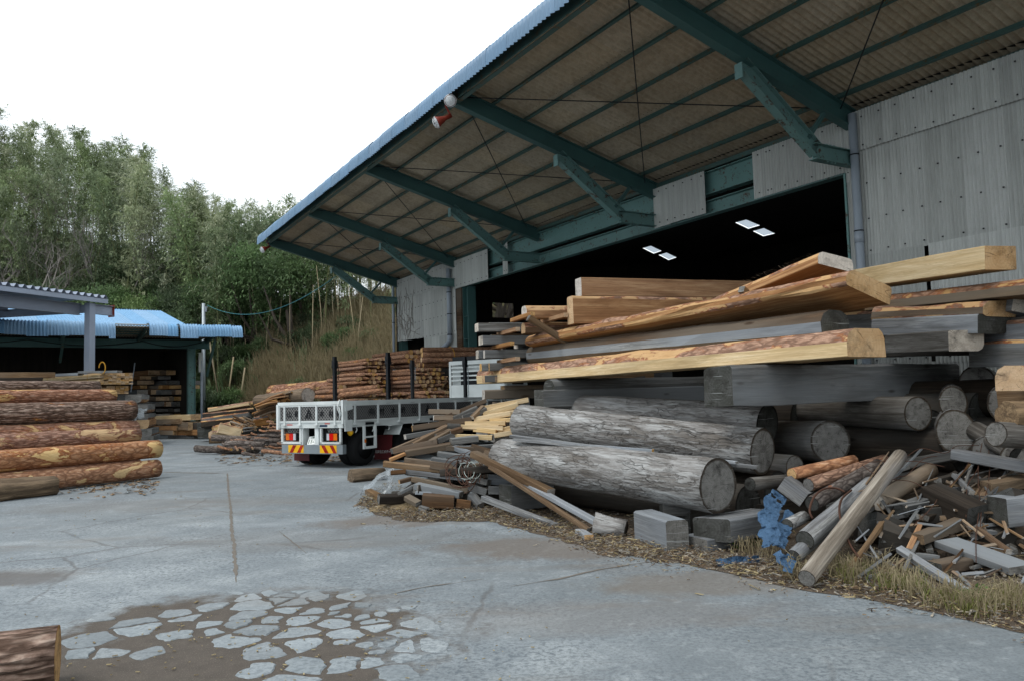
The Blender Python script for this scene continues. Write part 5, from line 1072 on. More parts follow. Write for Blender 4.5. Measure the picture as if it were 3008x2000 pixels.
def wheel(x, y, r=.41, w=.26):
    o = put('wheel', None, tr, Matrix.Translation((x, y, r+.005)) @ Matrix.Rotation(R(90), 4, 'X'))
    m = MB(); pr = [(.62*r, -w/2), (.92*r, -w/2), (r, -w*.36), (r, w*.36), (.92*r, w/2), (.62*r, w/2)]; n = 28
    for (rr, zz) in pr: m.v += [(rr*math.cos(2*math.pi*k/n), rr*math.sin(2*math.pi*k/n), zz) for k in range(n)]
    for i in range(5):
        for k in range(n): m.f.append((i*n+k, i*n+(k+1) % n, (i+1)*n+(k+1) % n, (i+1)*n+k)); m.m.append(0)
    m.build('tyre', MT['rubber'], o, True)
    m = MB(); m.tube([(0, 0, -w*.4), (0, 0, -w*.1), (0, 0, w*.2), (0, 0, w*.4)], [.62*r, .5*r, .5*r, .62*r], 24); m.build('rim', MT['chassis'], o, True)
for x in (.82, 2.45):
    for y in (.2, .48, BWD-.48, BWD-.2): wheel(x, y)
for y in (.22, BWD-.22): wheel(7.9, y)

# ================================================================== BACK SHED (blue sheet roof)
S0 = D(712, 968, 39); SB = Vector((-.576, .818, 0)); SM = Matrix(((SD.x, SB.x, 0, S0.x), (SD.y, SB.y, 0, S0.y), (0, 0, 1, 0), (0, 0, 0, 1)))
sh = thing('open_shed', 'open lumber shed with pale blue corrugated roof and broken drooping edge sheets', 'shed', SM); ZE = S0.z
def spt(px, py, y): # pixel on a plane parallel to the shed front
    d = ray(px, py); t = (S0+SB*y-EYE).dot(SB)/d.dot(SB); q = EYE+d*t-S0; return q.dot(SD), q.z+S0.z
xL = -19.0
def sz(y): return ZE+.02-.09*y               # canopy sheet line
me = wave(.83, 2.9, .132, .02, 6).mesh('canopy_sheet', MT['slate_under'], True); x = xL
while x < -.7: put('canopy_sheet', me, sh, Matrix.Translation((x, 0, sz(0)-.02)) @ Matrix.Rotation(-.09, 4, 'X')); x += .8
# drooping curved blue edge sheets, some missing or torn
prof = [(.9, .16, .1), (.5, .2, .0), (.15, .19, .3), (-.05, .08, 1.0), (-.12, -.1, 1.4), (-.14, -.55, 1.55)]; x = xL; i = 0; rv = random.Random(4)
def edge_piece(x, w, cut, up):
    pr = [(y, z if k < 5 else z+cut, t_) for k, (y, z, t_) in enumerate(prof)]
    wv_ = wave(w, 0, .132, .025, 6, pr); wv_.f = [tuple(reversed(f)) for f in wv_.f]; wv_.build('edge_sheet', MT['bluelight'], sh, True, Matrix.Translation((x, 0, ZE+up)) @ Matrix.Rotation(rv.uniform(-.02, .02), 4, 'Y'))
for (x0, x1) in ((-19, -14.3), (-13.2, -5.75), (-4.3, -3.05), (-2.95, -.05)):
    x = x0
    while x < x1-.05:
        w = min(.8, x1-x); edge_piece(x, w+.02, rv.choice([0, 0, .05, .1]) if x < -4.5 else rv.choice([.05, .15]), rv.uniform(-.03, .03)); x += w
m = MB()
for z_ in (.02, .12): m.tube([(xL, .2, ZE+z_), (-.1, .2, ZE+z_)], .035, 6)
m.build('edge_rail', MT['galv'], sh)
# main roof
me2 = wave(.83, 7.4, .132, .02, 6).mesh('roof_sheet', MT['bluelight'], True); x = xL
xr = spt(540, 945, 2.0)[0]
while x < xr-.4: put('roof_sheet', me2, sh, Matrix.Translation((x, 1.2, ZE+.16)) @ Matrix.Rotation(.215, 4, 'X')); x += .8
me3 = wave(.83, 7.6, .132, .02, 6).mesh('roof_sheet', MT['bluelight'], True); x = xL
while x < xr-.4: put('roof_sheet', me3, sh, Matrix.Translation((x, 8.33, ZE+.16+7.4*math.sin(.215))) @ Matrix.Rotation(-.215, 4, 'X')); x += .8
me4 = wave(.83, 2.2, .132, .02, 6).mesh('roof_sheet', MT['bluelight'], True); x = xr-.4
while x < -.7: put('roof_sheet', me4, sh, Matrix.Translation((x, .2, ZE+.2)) @ Matrix.Rotation(.02, 4, 'X')); x += .8
# frame
m = MB(); m.hbeam((xL, 2.3, ZE-.62), (-1.0, 2.3, ZE-.62), .2, .42, .016); m.build('front_beam', MT['teal'], sh)
for x in (-1.15, -4.4, -7.7, -11.0, -14.3, -17.6):
    m = MB(); m.hbeam((x, .1, sz(.1)-.18), (x, 2.9, sz(2.9)-.24), .12, .24, .012); m.build('rafter', MT['purlin'], sh)
    if x in (-1.15, -7.7, -14.3):
        m = MB(); m.hbeam((x, .5, sz(.5)-.3), (x, 2.25, ZE-2.2 if x > -2 else ZE-1.5), .1, .14, .012); m.build('knee_brace', MT['purlin'], sh)
for y in (.5, 1.1, 1.7): m = MB(); m.bar((xL, y, sz(y)-.06), (-.2, y, sz(y)-.06), .05, .08); m.build('purlin', MT['purlin'], sh)
for x in (-1.9, -14.6):
    m = MB(); m.hbeam((x, 2.3, 0), (x, 2.3, ZE-.8), .34, .34, .016, (1, 0, 0)); m.build('post', MT['teal_rust'] if x > -5 else MT['teal'], sh)
m = MB(); m.tube([(-1.35, 2.5, ZE-1.4), (-1.35, 2.5, 0)], .06, 8); m.build('rain_pipe', MT['pvc'], sh, True)
m = MB(); m.box(-1.5, -1.3, 2.45, 2.5, ZE-2.0, ZE-1.0); m.build('wall_sheet', MT['slate'], sh)
m = MB(); m.box(xL, -.2, 10, 10.1, 0, ZE+.1); m.box(-1.7, -1.6, 3.0, 10, 0, ZE-.5); m.box(xL-.1, xL, 2, 10, 0, ZE); m.build('dark_wall', MT['darkwall'], sh)
m = MB(); m.add([(xL, 1.4, ZE+.02), (-.6, 1.4, ZE-.1), (-.6, 10, ZE-.1), (xL, 10, ZE+.02)], [(0, 1, 2, 3)]); m.build('ceiling_lining', MT['darkwall'], sh)
m = MB()
for (xa, xb) in ((-14, -9), (-9, -4.2), (-4.2, -1.4)): m.tube([(xa+(xb-xa)*k/8, 2.15, ZE-.5-.25*math.sin(math.pi*k/8)) for k in range(9)], .02, 4)
m.build('cable', MT['black'], sh)
p = D(393, 1150, 40.6); m = MB(); m.tube([p+Vector((-.15, 0, -.0)), p+Vector((.05, 0, 1.5))], .03, 6); tag(m.build('pale_pole', MT['pvc']), 'thin pale pole leaning upright in the dark shed opening', 'pole')

# ================================================================== GREY STEEL CANOPY
A_, B_ = D(337, 912, 33), D(0, 868, 28.2); B_.z = A_.z; GX = (B_-A_).normalized(); GY = Vector((0, 0, 1)).cross(GX)
if GY.y < 0: GY = -GY
GM = Matrix(((GX.x, GY.x, 0, A_.x), (GX.y, GY.y, 0, A_.y), (0, 0, 1, 0), (0, 0, 0, 1)))
if GX.cross(GY).z < 0: GM = Matrix(((-GX.x, GY.x, 0, A_.x), (-GX.y, GY.y, 0, A_.y), (0, 0, 1, 0), (0, 0, 0, 1))); sx = -1
else: sx = 1
gc = thing('steel_canopy', 'grey steel canopy on a square post with ribbed metal roof edge', 'canopy', GM); ZA = A_.z
def gx_(px, y=0.0):
    d = ray(px, 900); t = (A_+GY*y-EYE).dot(GY)/d.dot(GY); q = EYE+d*t-A_; return q.dot(GX)*sx
xc = gx_(272); xe_ = xc+sx*14
m = MB(); m.box(xc-.14, xc+.14, .0, .28, 0, ZA+.2); m.build('post', MT['steelgrey'], gc)
m = MB(); m.hbeam((xc+sx*.14, .55, ZA-.05), (xe_, .55, ZA-.05), .25, .46, .016); m.build('front_beam', MT['steelgrey'], gc)
m = MB(); m.hbeam((xc-sx*.14, .14, ZA-.03), (0, .14, ZA-.03), .2, .4, .016); m.build('beam_stub', MT['steelgrey'], gc)
m = MB(); m.box(-.012 if sx > 0 else 0, 0 if sx > 0 else .012, .02, .36, ZA-.28, ZA+.22)
for k in range(4): m.box(-.03, .03, .06, .09, ZA-.2+.12*k, ZA-.17+.12*k)
m.build('end_plate', MT['redlamp'], gc)
xg = gx_(309); lo, hi = min(xg, xe_), max(xg, xe_)
m = MB(); m.box(lo, hi, -.16, -.12, ZA+.22, ZA+.4); m.build('fascia', MT['steelgrey'], gc)
m = MB(); nrib = int(14/.33)
for k in range(nrib):                         # folded roof ribs run back from the edge
    x = xg+sx*.33*k; prof = [(0, 0), (.05, 0), (.13, .13), (.19, .13), (.27, 0), (.33, 0)]
    vs = [(x+sx*a, y, ZA+.43+z+.03*y) for y in (-.2, 7.5) for a, z in prof]
    mm = MB(); mm.add(vs, [(i, i+1, 7+i, 6+i) for i in range(5)]); mm.build('roof_rib', MT['steelgrey'], gc)
for k, y in enumerate((2.4, 4.8, 7.2)): m = MB(); m.hbeam((xc, y, ZA+.12+.03*y), (xe_, y, ZA+.12+.03*y), .15, .25, .012); m.build('roof_beam', MT['steelgrey'], gc)
for x in (xc+sx*.0, xc+sx*4.5, xc+sx*9): m = MB(); m.hbeam((x, .38, ZA-.02), (x, 7.4, ZA+.1), .2, .32, .012); m.build('cross_beam', MT['steelgrey'], gc)
m = MB(); m.box(xc-.15, xc+.15, 7.1, 7.4, 0, ZA+.1); m.build('post', MT['steelgrey'], gc)

# ================================================================== UTILITY POLE AND CABLE
p = D(598, 892, 46); q = Vector((p.x, p.y, HZ(p.x, p.y)-.3))
o = thing('utility_pole', 'slim grey utility pole rising behind the back shed', 'pole', Matrix.Translation(q)); hz_ = p.z-q.z
m = MB(); m.tube([(0, 0, 0), (0, 0, hz_)], [.13, .1], 10); m.build('shaft', MT['galv'], o, True); m = MB(); m.box(-.02, .25, -.03, .03, hz_-.25, hz_-.2); m.box(.12, .18, -.05, .05, hz_-.5, hz_-.2); m.build('insulator', MT['pvc'], o)
a, b = Vector((p.x+.2, p.y, p.z-.1)), LOC((21.96, 2.7, 6.6)); m = MB()
m.tube([a.lerp(b, k/24)-Vector((0, 0, 2.0*(k/24)*(1-k/24)*2)) for k in range(25)], .014, 5); tag(m.build('overhead_cable', MT['cable']), 'blue-green cable sagging from the utility pole to the canopy corner', 'cable')

# ================================================================== HILLSIDE VEGETATION
def add_leaf(m, p, d, L, w, mi=1):
    side = d.cross(Vector((0, 0, 1)));
    if side.length < 1e-3: side = Vector((1, 0, 0))
    side = (side.normalized()*w*.5); mid = p+d*L*.45; drop = Vector((0, 0, -.12*L))
    m.add([p, mid+side, p+d*L+drop, mid-side], [(0, 1, 2, 3)], mi)
def rdir(r, zlo=-1, zhi=1):
    a = r.uniform(0, 2*math.pi); z = r.uniform(zlo, zhi); q = math.sqrt(max(0, 1-z*z)); return Vector((q*math.cos(a), q*math.sin(a), z))
def bamboo_mesh(seed, leafmat, H_=10.0, dens=1.0):
    r = random.Random(seed); m = MB(); lean = Vector((r.uniform(-1, 1), r.uniform(-1, 1), 0))*.9; pts = []
    for k in range(15):
        t = k/14; pts.append(Vector((0, 0, 1))*H_*(t-.06*t**4)+lean*(t**2.6)*1.7)
    m.tube(pts, [.05*(1-.85*k/14)+.006 for k in range(15)], 5, 0, False)
    crown = MB(); N = int(46*dens)
    for k in range(N):
        t = .26+.74*(k/N)**.85; i = min(13, int(t*14)); p = pts[i].lerp(pts[i+1], t*14-i)
        reach = 1.5*math.sin(math.pi*min(1, (1.02-t)*1.05+.05))**.7*(.5+.5*r.random())+.15
        for b in range(3):
            d = rdir(r, .05, .75); q = p; brl = reach*r.uniform(.6, 1.1); steps = 4
            for s_ in range(steps):
                q2 = q+(d*brl/steps)+Vector((0, 0, -.03*s_*brl)); 
                for l in range(3):
                    ld = (d+rdir(r)*.8+Vector((0, 0, -.35))).normalized(); add_leaf(crown, q.lerp(q2, r.random())+rdir(r)*.06, ld, r.uniform(.2, .36), r.uniform(.05, .085), 0)
                q = q2
    return m.mesh('culm', MT['culm']), crown.mesh('crown', leafmat)
def leafball_mesh(seed, leafmat, rx, rz_, n_cl, per, lsz, trunk_h):
    r = random.Random(seed); t = MB(); t.tube([(0, 0, 0), (.1*rx, 0, trunk_h*.5), (0, .1*rx, trunk_h+rz_*.6)], [.09*rx, .07*rx, .03*rx], 6, 0, False)
    for k in range(7):
        d = rdir(r, .1, .8); t.tube([(0, 0, trunk_h*.8), tuple(Vector((0, 0, trunk_h))+Vector((d.x*rx*.5, d.y*rx*.5, d.z*rz_*.6))), tuple(Vector((0, 0, trunk_h+rz_*.4))+Vector((d.x*rx*.8, d.y*rx*.8, d.z*rz_*.8)))], [.04*rx, .025*rx, .01*rx], 4, 0, False)
    c = MB(); lob = [(rdir(r, -.4, 1), r.uniform(.45, .7)) for _ in range(9)]
    for k in range(n_cl):
        ld, lr = r.choice(lob); o = Vector((ld.x*rx*.6, ld.y*rx*.6, trunk_h+rz_*.7+ld.z*rz_*.55)); s = rdir(r, -.7, 1); rad = r.uniform(.65, 1.05)*lr
        q = o+Vector((s.x*rx*rad*.75, s.y*rx*rad*.75, s.z*rz_*rad*.7))
        for l in range(per): add_leaf(c, q+rdir(r)*.16*rx**.5, (s+rdir(r)*1.1).normalized(), lsz*r.uniform(.7, 1.3), lsz*r.uniform(.28, .42), 0)
    return t.mesh('trunk', MT['trunk']), c.mesh('crown', leafmat)
def bare_mesh(seed, H_=8.0):
    r = random.Random(seed); t = MB(); c = MB()
    def grow(p, d, L, rad, depth, mb):
        pts = [p]; q = p
        for k in range(4): d = (d+rdir(r)*.16+Vector((0, 0, .05))).normalized(); q = q+d*L/4; pts.append(q)
        mb.tube(pts, [rad*(1-.12*k) for k in range(5)], 5 if depth < 2 else 3, 0, False)
        if depth >= 5: return
        for b in range(r.choice([2, 3, 3]) if depth < 4 else 3):
            i = r.choice([2, 3, 4, 4]); nd = (d+rdir(r, -.2, .7)*.85).normalized(); grow(pts[i], nd, L*r.uniform(.55, .78), rad*.52, depth+1, c)
    grow(Vector((0, 0, -.3)), Vector((r.uniform(-.2, .2), r.uniform(-.2, .2), 1)), H_*.34, .16, 0, t)
    return t.mesh('trunk', MT['twig']), c.mesh('crown', MT['twig'])
BAM = [bamboo_mesh(s, MT['bamboo']) for s in range(5)]+[bamboo_mesh(20+s, MT['bamboo_pale'], 10, .8) for s in range(3)]
EVR = [leafball_mesh(s, MT['ever'], 2.4, 2.6, 1000, 7, .2, .5) for s in (31, 32)]+[leafball_mesh(33, MT['ever_l'], 2.0, 1.9, 800, 7, .15, .7)]
BSH = [leafball_mesh(s, MT['ever'], 1.2, .9, 300, 6, .2, .25) for s in (41, 42)]
BARE = [bare_mesh(s) for s in (51, 52, 53)]
SKY_L = [(-300, 330), (0, 300), (90, 300), (200, 292), (300, 380), (420, 400), (480, 470), (560, 520), (620, 530), (700, 590), (780, 600), (870, 580), (1000, 560), (1200, 560)]
def plant(kind, meshes, x, y, s, label, cat, group, z=None, parts=('trunk', 'crown'), lean=0.0, sz_=None):
    mw = Matrix.Translation((x, y, (HZ(x, y) if z is None else z)-.1)) @ Matrix.Rotation(rn(0, 6.28), 4, 'Z') @ Matrix.Rotation(lean, 4, 'X') @ Matrix.Diagonal((s, s, sz_ or s, 1))
    o = thing(kind, label, cat, mw, group)
    for nm, me in zip(parts, meshes): put(nm, me, o)
    return o
def pxy(x, y, z):                              # world -> photo pixel
    v = Vector((x, y, z-H)); d = v.dot(fwd); return CX+FPX*v.dot(right)/d, CY-FPX*v.dot(up)/d
rv = random.Random(99); spots = []; nb = 0; nright = 0
for _ in range(16000):
    x, d = rv.uniform(-62, 3), rv.uniform(2.0, 31); y = interp(x, FOOT)+d; z = HZ(x, y); px, py = pxy(x, y, z)
    if px < -160 or px > 1330: continue
    if nright < 45 and _ < 4000 and px < 880: continue          # first the trees that close the gap under the canopy corner
    if px > 640 and d < 5.5: continue
    if px < 560 and d < 4.5: continue
    md = 1.35+.025*d
    if any((x-a)**2+(y-b)**2 < md*md for a, b in spots): continue
    ys = interp(px, SKY_L)+rv.uniform(-25, 70)+(rv.random() < .6)*rv.uniform(0, 40); zt = H+(1162-(px-1504)*.028-ys)/FPX*math.hypot(x*.3, y)*1.02
    h = zt-z
    if h < 4.5: continue
    h = min(h, rv.uniform(9, 13)); spots.append((x, y)); nb += 1; nright += px >= 880
    pale = (px > 880 and rv.random() < .6) or (px > 380 and rv.random() < .35) or rv.random() < .12
    mesh = rv.choice(BAM[5:] if pale else BAM[:5])
    zone = 'above the grey canopy' if px < 330 else 'above the blue shed roof' if px < 600 else 'behind the utility pole' if px < 740 else 'beside the canopy corner' if px < 900 else 'over the dry bank'
    lv = 'at the foot of' if d < 9 else 'half way up' if d < 18 else 'on the crest of'; sz = 'short' if h < 7 else 'tall' if h > 10 else 'middling'
    plant('bamboo', mesh, x, y, h/10, f'{sz} '+('pale dry-leaved' if pale else 'green feathery')+f' bamboo {lv} the slope {zone}', 'bamboo', 'bamboo on the hillside', None, ('culm', 'crown'))
    if nb >= 290: break
print('bamboo', nb)
def at_px(px, d):                              # a place on the hill seen at that column, d metres behind its foot
    x = -20.0
    for _ in range(30):
        y = interp(x, FOOT)+d; q = pxy(x, y, HZ(x, y))[0]; x += (px-q)/FPX*y*.9
    return x, interp(x, FOOT)+d
for (px, d, s, k, lb) in ((760, 5.5, 1.5, 0, 'big dark evergreen tree at the bank beside the canopy corner'), (860, 5.0, 1.35, 1, 'dark evergreen tree close under the canopy edge'), (900, 8, 1.6, 0, 'rounded evergreen tree higher up the bank'), (660, 5.0, 1.25, 1, 'dark evergreen tree behind the utility pole'), (700, 9, 1.6, 1, 'tall evergreen among the bamboo above the pole'), (800, 10, 1.7, 0, 'broad evergreen behind the dark ones on the bank'), (590, 4.5, 1.1, 1, 'small dark evergreen beside the utility pole'), (420, 2.6, 1.55, 2, 'light green rounded tree above the blue roof'), (505, 2.5, 1.0, 2, 'small light green tree at the end of the blue roof'), (300, 3.4, 1.2, 1, 'low dark evergreen behind the blue roof'), (620, 11, 1.7, 0, 'large evergreen on the middle of the slope'), (540, 8, 1.4, 1, 'dark evergreen half way up the slope')):
    x, y = at_px(px, d); plant('evergreen_tree', EVR[k], x, y, s, lb, 'tree', 'evergreen trees on the hillside')
for (px, d, s, k, lb) in ((20, 4.5, 1.35, 0, 'bare grey tree standing furthest from the blue roof'), (95, 3.8, 1.3, 1, 'bare grey tree with a forked trunk above the grey canopy'), (190, 4.2, 1.25, 2, 'bare grey tree with fine spreading twigs above the canopy edge'), (260, 5.5, 1.3, 0, 'bare grey tree leaning over the canopy end'), (340, 4.5, 1.15, 1, 'bare grey tree just behind the end of the grey canopy'), (60, 8, 1.4, 2, 'bare tree higher up the slope among the bamboo'), (420, 7, 1.2, 2, 'bare tree among the bamboo above the light green one'), (500, 9, 1.2, 0, 'bare tree in the middle of the bamboo slope'), (610, 4.2, .75, 1, 'small bare tree beside the utility pole'), (-60, 5, 1.3, 1, 'bare tree at the far end of the slope'), (150, 9, 1.3, 0, 'bare tree in a gap of the bamboo grove')):
    x, y = at_px(px, d); plant('bare_tree', BARE[k], x, y, s, lb, 'tree', 'bare trees on the hillside', None, ('trunk', 'crown'), rv.uniform(-.12, .12))
for k in range(46):
    px, d = rv.uniform(-140, 560), rv.uniform(2.0, 7.0); x, y = at_px(px, d); s = rv.uniform(.7, 1.15)
    plant('evergreen_tree', EVR[rv.choice([0, 1, 1, 2])], x, y, s, ('small' if s < .85 else 'middling' if s < 1 else 'full')+' evergreen low in the grove '+('far behind the grey canopy' if px < 100 else 'behind the grey canopy' if px < 300 else 'behind the blue roof')+(' close to the roof' if d < 4.5 else ' further up'), 'tree', 'evergreens at the foot of the grove')
# undergrowth on the bank
nbush = 0
for _ in range(1500):
    x, d = rv.uniform(-26, 2), rv.uniform(.3, 8); y = interp(x, FOOT)+d; px, py = pxy(x, y, HZ(x, y))
    if not 560 < px < 1200: continue
    dens = .5 if px < 700 else .12 if d < 4 else .3
    if rv.random() > dens*.22: continue
    bs = rv.uniform(.5, .95); plant('bush', BSH[nbush % 2], x, y, bs, ('tiny' if bs < .65 else 'low' if bs < .8 else 'broad')+' dark green bush '+('at the foot of' if d < 2.5 else 'half way up' if d < 5.5 else 'high on')+' the dry bank '+('near the utility pole' if px < 720 else 'behind the peeled pine' if px < 900 else 'behind the pole bundles'), 'bush', 'bushes on the bank'); nbush += 1
    if nbush > 46: break
for (px, d) in ((590, .6), (612, .4), (640, .8), (575, 1.2), (660, .5), (690, .9)):
    x, y = at_px(px, d); plant('bush', BSH[0], x, y, rv.uniform(.9, 1.2), 'leafy green bush crowding the back shed post', 'bush', 'bushes by the back shed post')
# standing pale dead culms
for k in range(34):
    x, y = at_px(rv.uniform(640, 1100), rv.uniform(3.6, 7.5)); m = MB(); h = rv.uniform(2.5, 6.0); lx, ly = rv.uniform(-.12, .12)*h, rv.uniform(-.1, .1)*h
    m.tube([(0, 0, -.2), (lx*.4, ly*.4, h*.5), (lx, ly, h)], [.032, .028, .012], 5)
    tag(m.build('dead_culm', MT['culm_p'], None, True, Matrix.Translation((x, y, HZ(x, y)))), 'pale dead bamboo culm standing on the dry bank', 'bamboo culm', 'dead culms on the bank')
for (px, d, h, lx) in ((648, 1.2, 4.2, -.7), (662, .9, 3.4, .5), (700, 1.0, 2.6, .4)):
    x, y = at_px(px, d); m = MB(); m.tube([(0, 0, -.2), (lx, 0, h)], [.05, .045], 6)
    tag(m.build('dead_culm', MT['culm_p'], None, True, Matrix.Translation((x, y, HZ(x, y)))), 'cut pale culm leaning at the foot of the bank by the shed post', 'bamboo culm', 'cut culms by the shed post')
# dry grass, sasa and scrub: uncountable cover
def cover(name, label, n, xr, dr, hr, mat, seed, wid=.05, pxr=None, zoff=0):
    r = random.Random(seed); m = MB(); c = 0
    while c < n:
        x, d = r.uniform(*xr), r.uniform(*dr)**1.0; y = interp(x, FOOT)+d
        if pxr and not pxr[0] < pxy(x, y, HZ(x, y))[0] < pxr[1]: c += .2; continue
        if noise.noise((x*.45+seed, y*.45, 2)) < -.15 and r.random() < .8: c += .3; continue
        z = HZ(x, y)-.03+zoff; h = r.uniform(*hr); l = Vector((r.uniform(-.5, .5), r.uniform(-.5, .2), 0))*h; a = r.uniform(0, 3.14); w = Vector((math.cos(a), math.sin(a), 0))*wid*r.uniform(.5, 1)
        p = Vector((x, y, z)); m.add([p-w, p+w, p+l*.4+Vector((0, 0, h*.7))+w*.6, p+l+Vector((0, 0, h*(.8+.2*r.random()))), p+l*.4+Vector((0, 0, h*.7))-w*.6], [(0, 1, 2, 4), (4, 2, 3)]); c += 1
    return tag(m.build(name, MT[mat]), label, 'grass', None, 'stuff')
cover('dry_grass', 'tall dry grass covering the bank beside the warehouse', 34000, (-16, 4), (.2, 13), (.5, 1.9), 'dry', 1, .028, (660, 1260))
cover('scrub_grass', 'green scrub growing through the dry grass of the bank', 7000, (-24, 3), (.2, 9), (.3, .9), 'drygreen', 2, .04, (560, 1230))
cover('forest_floor', 'dark undergrowth covering the hillside under the bamboo', 9000, (-64, 0), (1, 24), (.5, 1.5), 'ever', 3, .09, (-150, 900))
# heap of cut brushwood at the foot of the bank
r = random.Random(8); m = MB()
for k in range(900):
    px = r.uniform(690, 930); x, y = at_px(px, 0) if k < 2 else (None, None)
    X0, Y0 = -11.6+4.6*((px-690)/240), 36.8+r.uniform(-1.2, 1.6); zb_ = max(0, HZ(X0, Y0)); top = 1.9*math.exp(-((px-840)/110)**2)*max(.2, 1-abs(Y0-37)/2)
    p = Vector((X0, Y0, zb_+r.uniform(0, top))); d = Vector((r.uniform(-1, 1), r.uniform(-.4, .3), r.uniform(-.25, .45))); L = r.uniform(.5, 1.3)
    m.tube([p, p+d*L*.5+Vector((0, 0, .08)), p+d*L], [.014, .011, .005], 3, 0, False)
tag(m.build('brushwood', MT['culm_p']), 'grey heap of cut brushwood at the foot of the bank', 'brushwood', None, 'stuff')

for (px, Y, s, lb) in ((1460, 43, 1.5, 'evergreen tree seen through the far window of the warehouse'), (1500, 46, 1.6, 'second evergreen behind the far window of the warehouse')):
    q = D(px, 900, Y); plant('evergreen_tree', EVR[0], q.x, q.y, s, lb, 'tree', 'evergreen trees on the hillside')

# ================================================================== RIGHT FOREGROUND SCRAP
def yy_(py): return 6.3+(1700-py)/370*2.15
def rp(x, y, dy=0.0):
    px, py = 2350+x/2.851, 1300+y/2.851; return D(px, py, yy_(py)+dy)
def rs_(a, th): return th/2.851*a.y/FPX
def rlog(lb, x1, y1, x2, y2, th, bk, en, d1=0.0, d2=0.0, **kw):
    a, b = rp(x1, y1, d1), rp(x2, y2, d2); r_ = rs_(a, th)/2*1.32; return log('round_offcut', lb, 'offcut', a, b, r_, r_*1.02, bk, en, None, 18, .03, **kw)
def rbm(lb, x1, y1, x2, y2, th, mt, en='e_grey', d1=0.0, d2=0.0, wf=1.5, roll=0.0, name='broken_beam', **kw):
    a, b = rp(x1, y1, d1), rp(x2, y2, d2); s = rs_(a, th); return beam(name, lb, 'beam', a, b, s*wf, s, mt, en, None, roll, **kw)
rlog('smooth silver round pole leaning steeply from the grass onto the offcuts', 55, 1135, 838, 108, 112, 'polewood', 'e_grey', -.12, -.35)
rlog('whitish round pole with a dark knot lying beside the leaning one', 40, 815, 590, 350, 122, 'silver', 'e_dark', -.05, .15)
rlog('grey bark pole under the loop of rusty rod', 100, 510, 660, 190, 96, 'smalllog', 'e_dark', .05, .25)
rlog('brownish bark pole next below the orange one', 70, 350, 710, 148, 84, 'pole', 'e_grey', .1, .3)
rlog('orange barked pole with a cut orange end at the top of the offcuts', -70, 262, 450, 148, 76, 'pine_thin', 'e_fresh', .1, .3)
rlog('short pale log poking out beside the foremost grey log', -420, 345, -110, 318, 84, 'peeled', 'e_dark', .35, .7)
rlog('pale tan round offcut behind the leaning silver pole', 650, 500, 1092, 228, 104, 'tan', 'e_pale', .05, .3)
rlog('short dark-ended pole low beside the blue rag', -60, 960, 190, 740, 96, 'silver', 'e_dark', .08, .3)
rlog('stubby flaking offcut between the white pole and the blue rag', -110, 690, 30, 620, 80, 'greybark', 'e_dark', .1, .3)
rlog('grey log sloping down over the silver beam', 1470, -105, 1840, 110, 120, 'peeled', 'e_dark', .1, -.2)
rbm('silver-white rough beam lying across the top of the broken wood', 1290, 92, 1990, 215, 86, 'silver', 'e_pale', -.1, -.5, 1.3)
rbm('flat greenish grey board behind the silver-white beam', 840, 200, 1330, 105, 84, 'grey', 'e_grey', .3, .4, 2.2, R(-20))
rbm('dark cracked beam sloping behind the pale tan offcut', 640, 515, 1330, 325, 62, 'dark', 'e_dark', .25, .4, 2.0)
rbm('grey beam with a clean upper face below the dark cracked one', 850, 560, 1290, 400, 82, 'grey', 'e_dark', .0, .2, 1.6)
rbm('black rotten block in the hollow of the broken wood', 1000, 600, 1250, 585, 135, 'dark', 'e_dark', .15, .2, 1.4)
rbm('dark mossy block beside the rotten one', 1250, 490, 1580, 500, 125, 'dark', 'e_dark', .1, .2, 1.4)
rbm('block with one pale sawn face at the edge of the broken wood', 1655, 575, 2000, 540, 235, 'silver', 'e_dark', -.2, -.2, .9)
rbm('torn reddish block lying on the pale faced one', 1555, 375, 2000, 300, 86, 'rough', 'rough', -.05, -.1, 1.5, .1, rough=.03)
rbm('brown rotten beam with a crumbling orange end', 990, 805, 1500, 610, 88, 'brown', 'rough', -.1, .15, 1.2, rough=.02)
rbm('slate grey board with a skew cut end lying flat in front', 1225, 830, 1860, 1060, 60, 'grey', 'e_grey', .0, -.15, 3.0, R(12), skew=.4)
rbm('black wedge-shaped stump sitting in the grass', 680, 760, 930, 830, 190, 'dark', 'e_dark', .05, .1, 1.0, .3, taper=.6, rough=.03)
rbm('crumbling brown chunk under the grey board', 1130, 1050, 1390, 1010, 110, 'brown', 'e_dark', .0, .1, 1.4, rough=.04)
rbm('short grey slab beside the crumbling chunk', 940, 940, 1140, 960, 50, 'grey', 'e_grey', .0, .05, 2.0)
rbm('square dark block under the bark poles', -130, 330, 60, 470, 130, 'silver', 'e_dark', .2, .35, 1.3)
rbm('dark board running back under the broken wood', 560, 700, 900, 640, 80, 'dark', 'e_dark', .5, .6, 1.5)
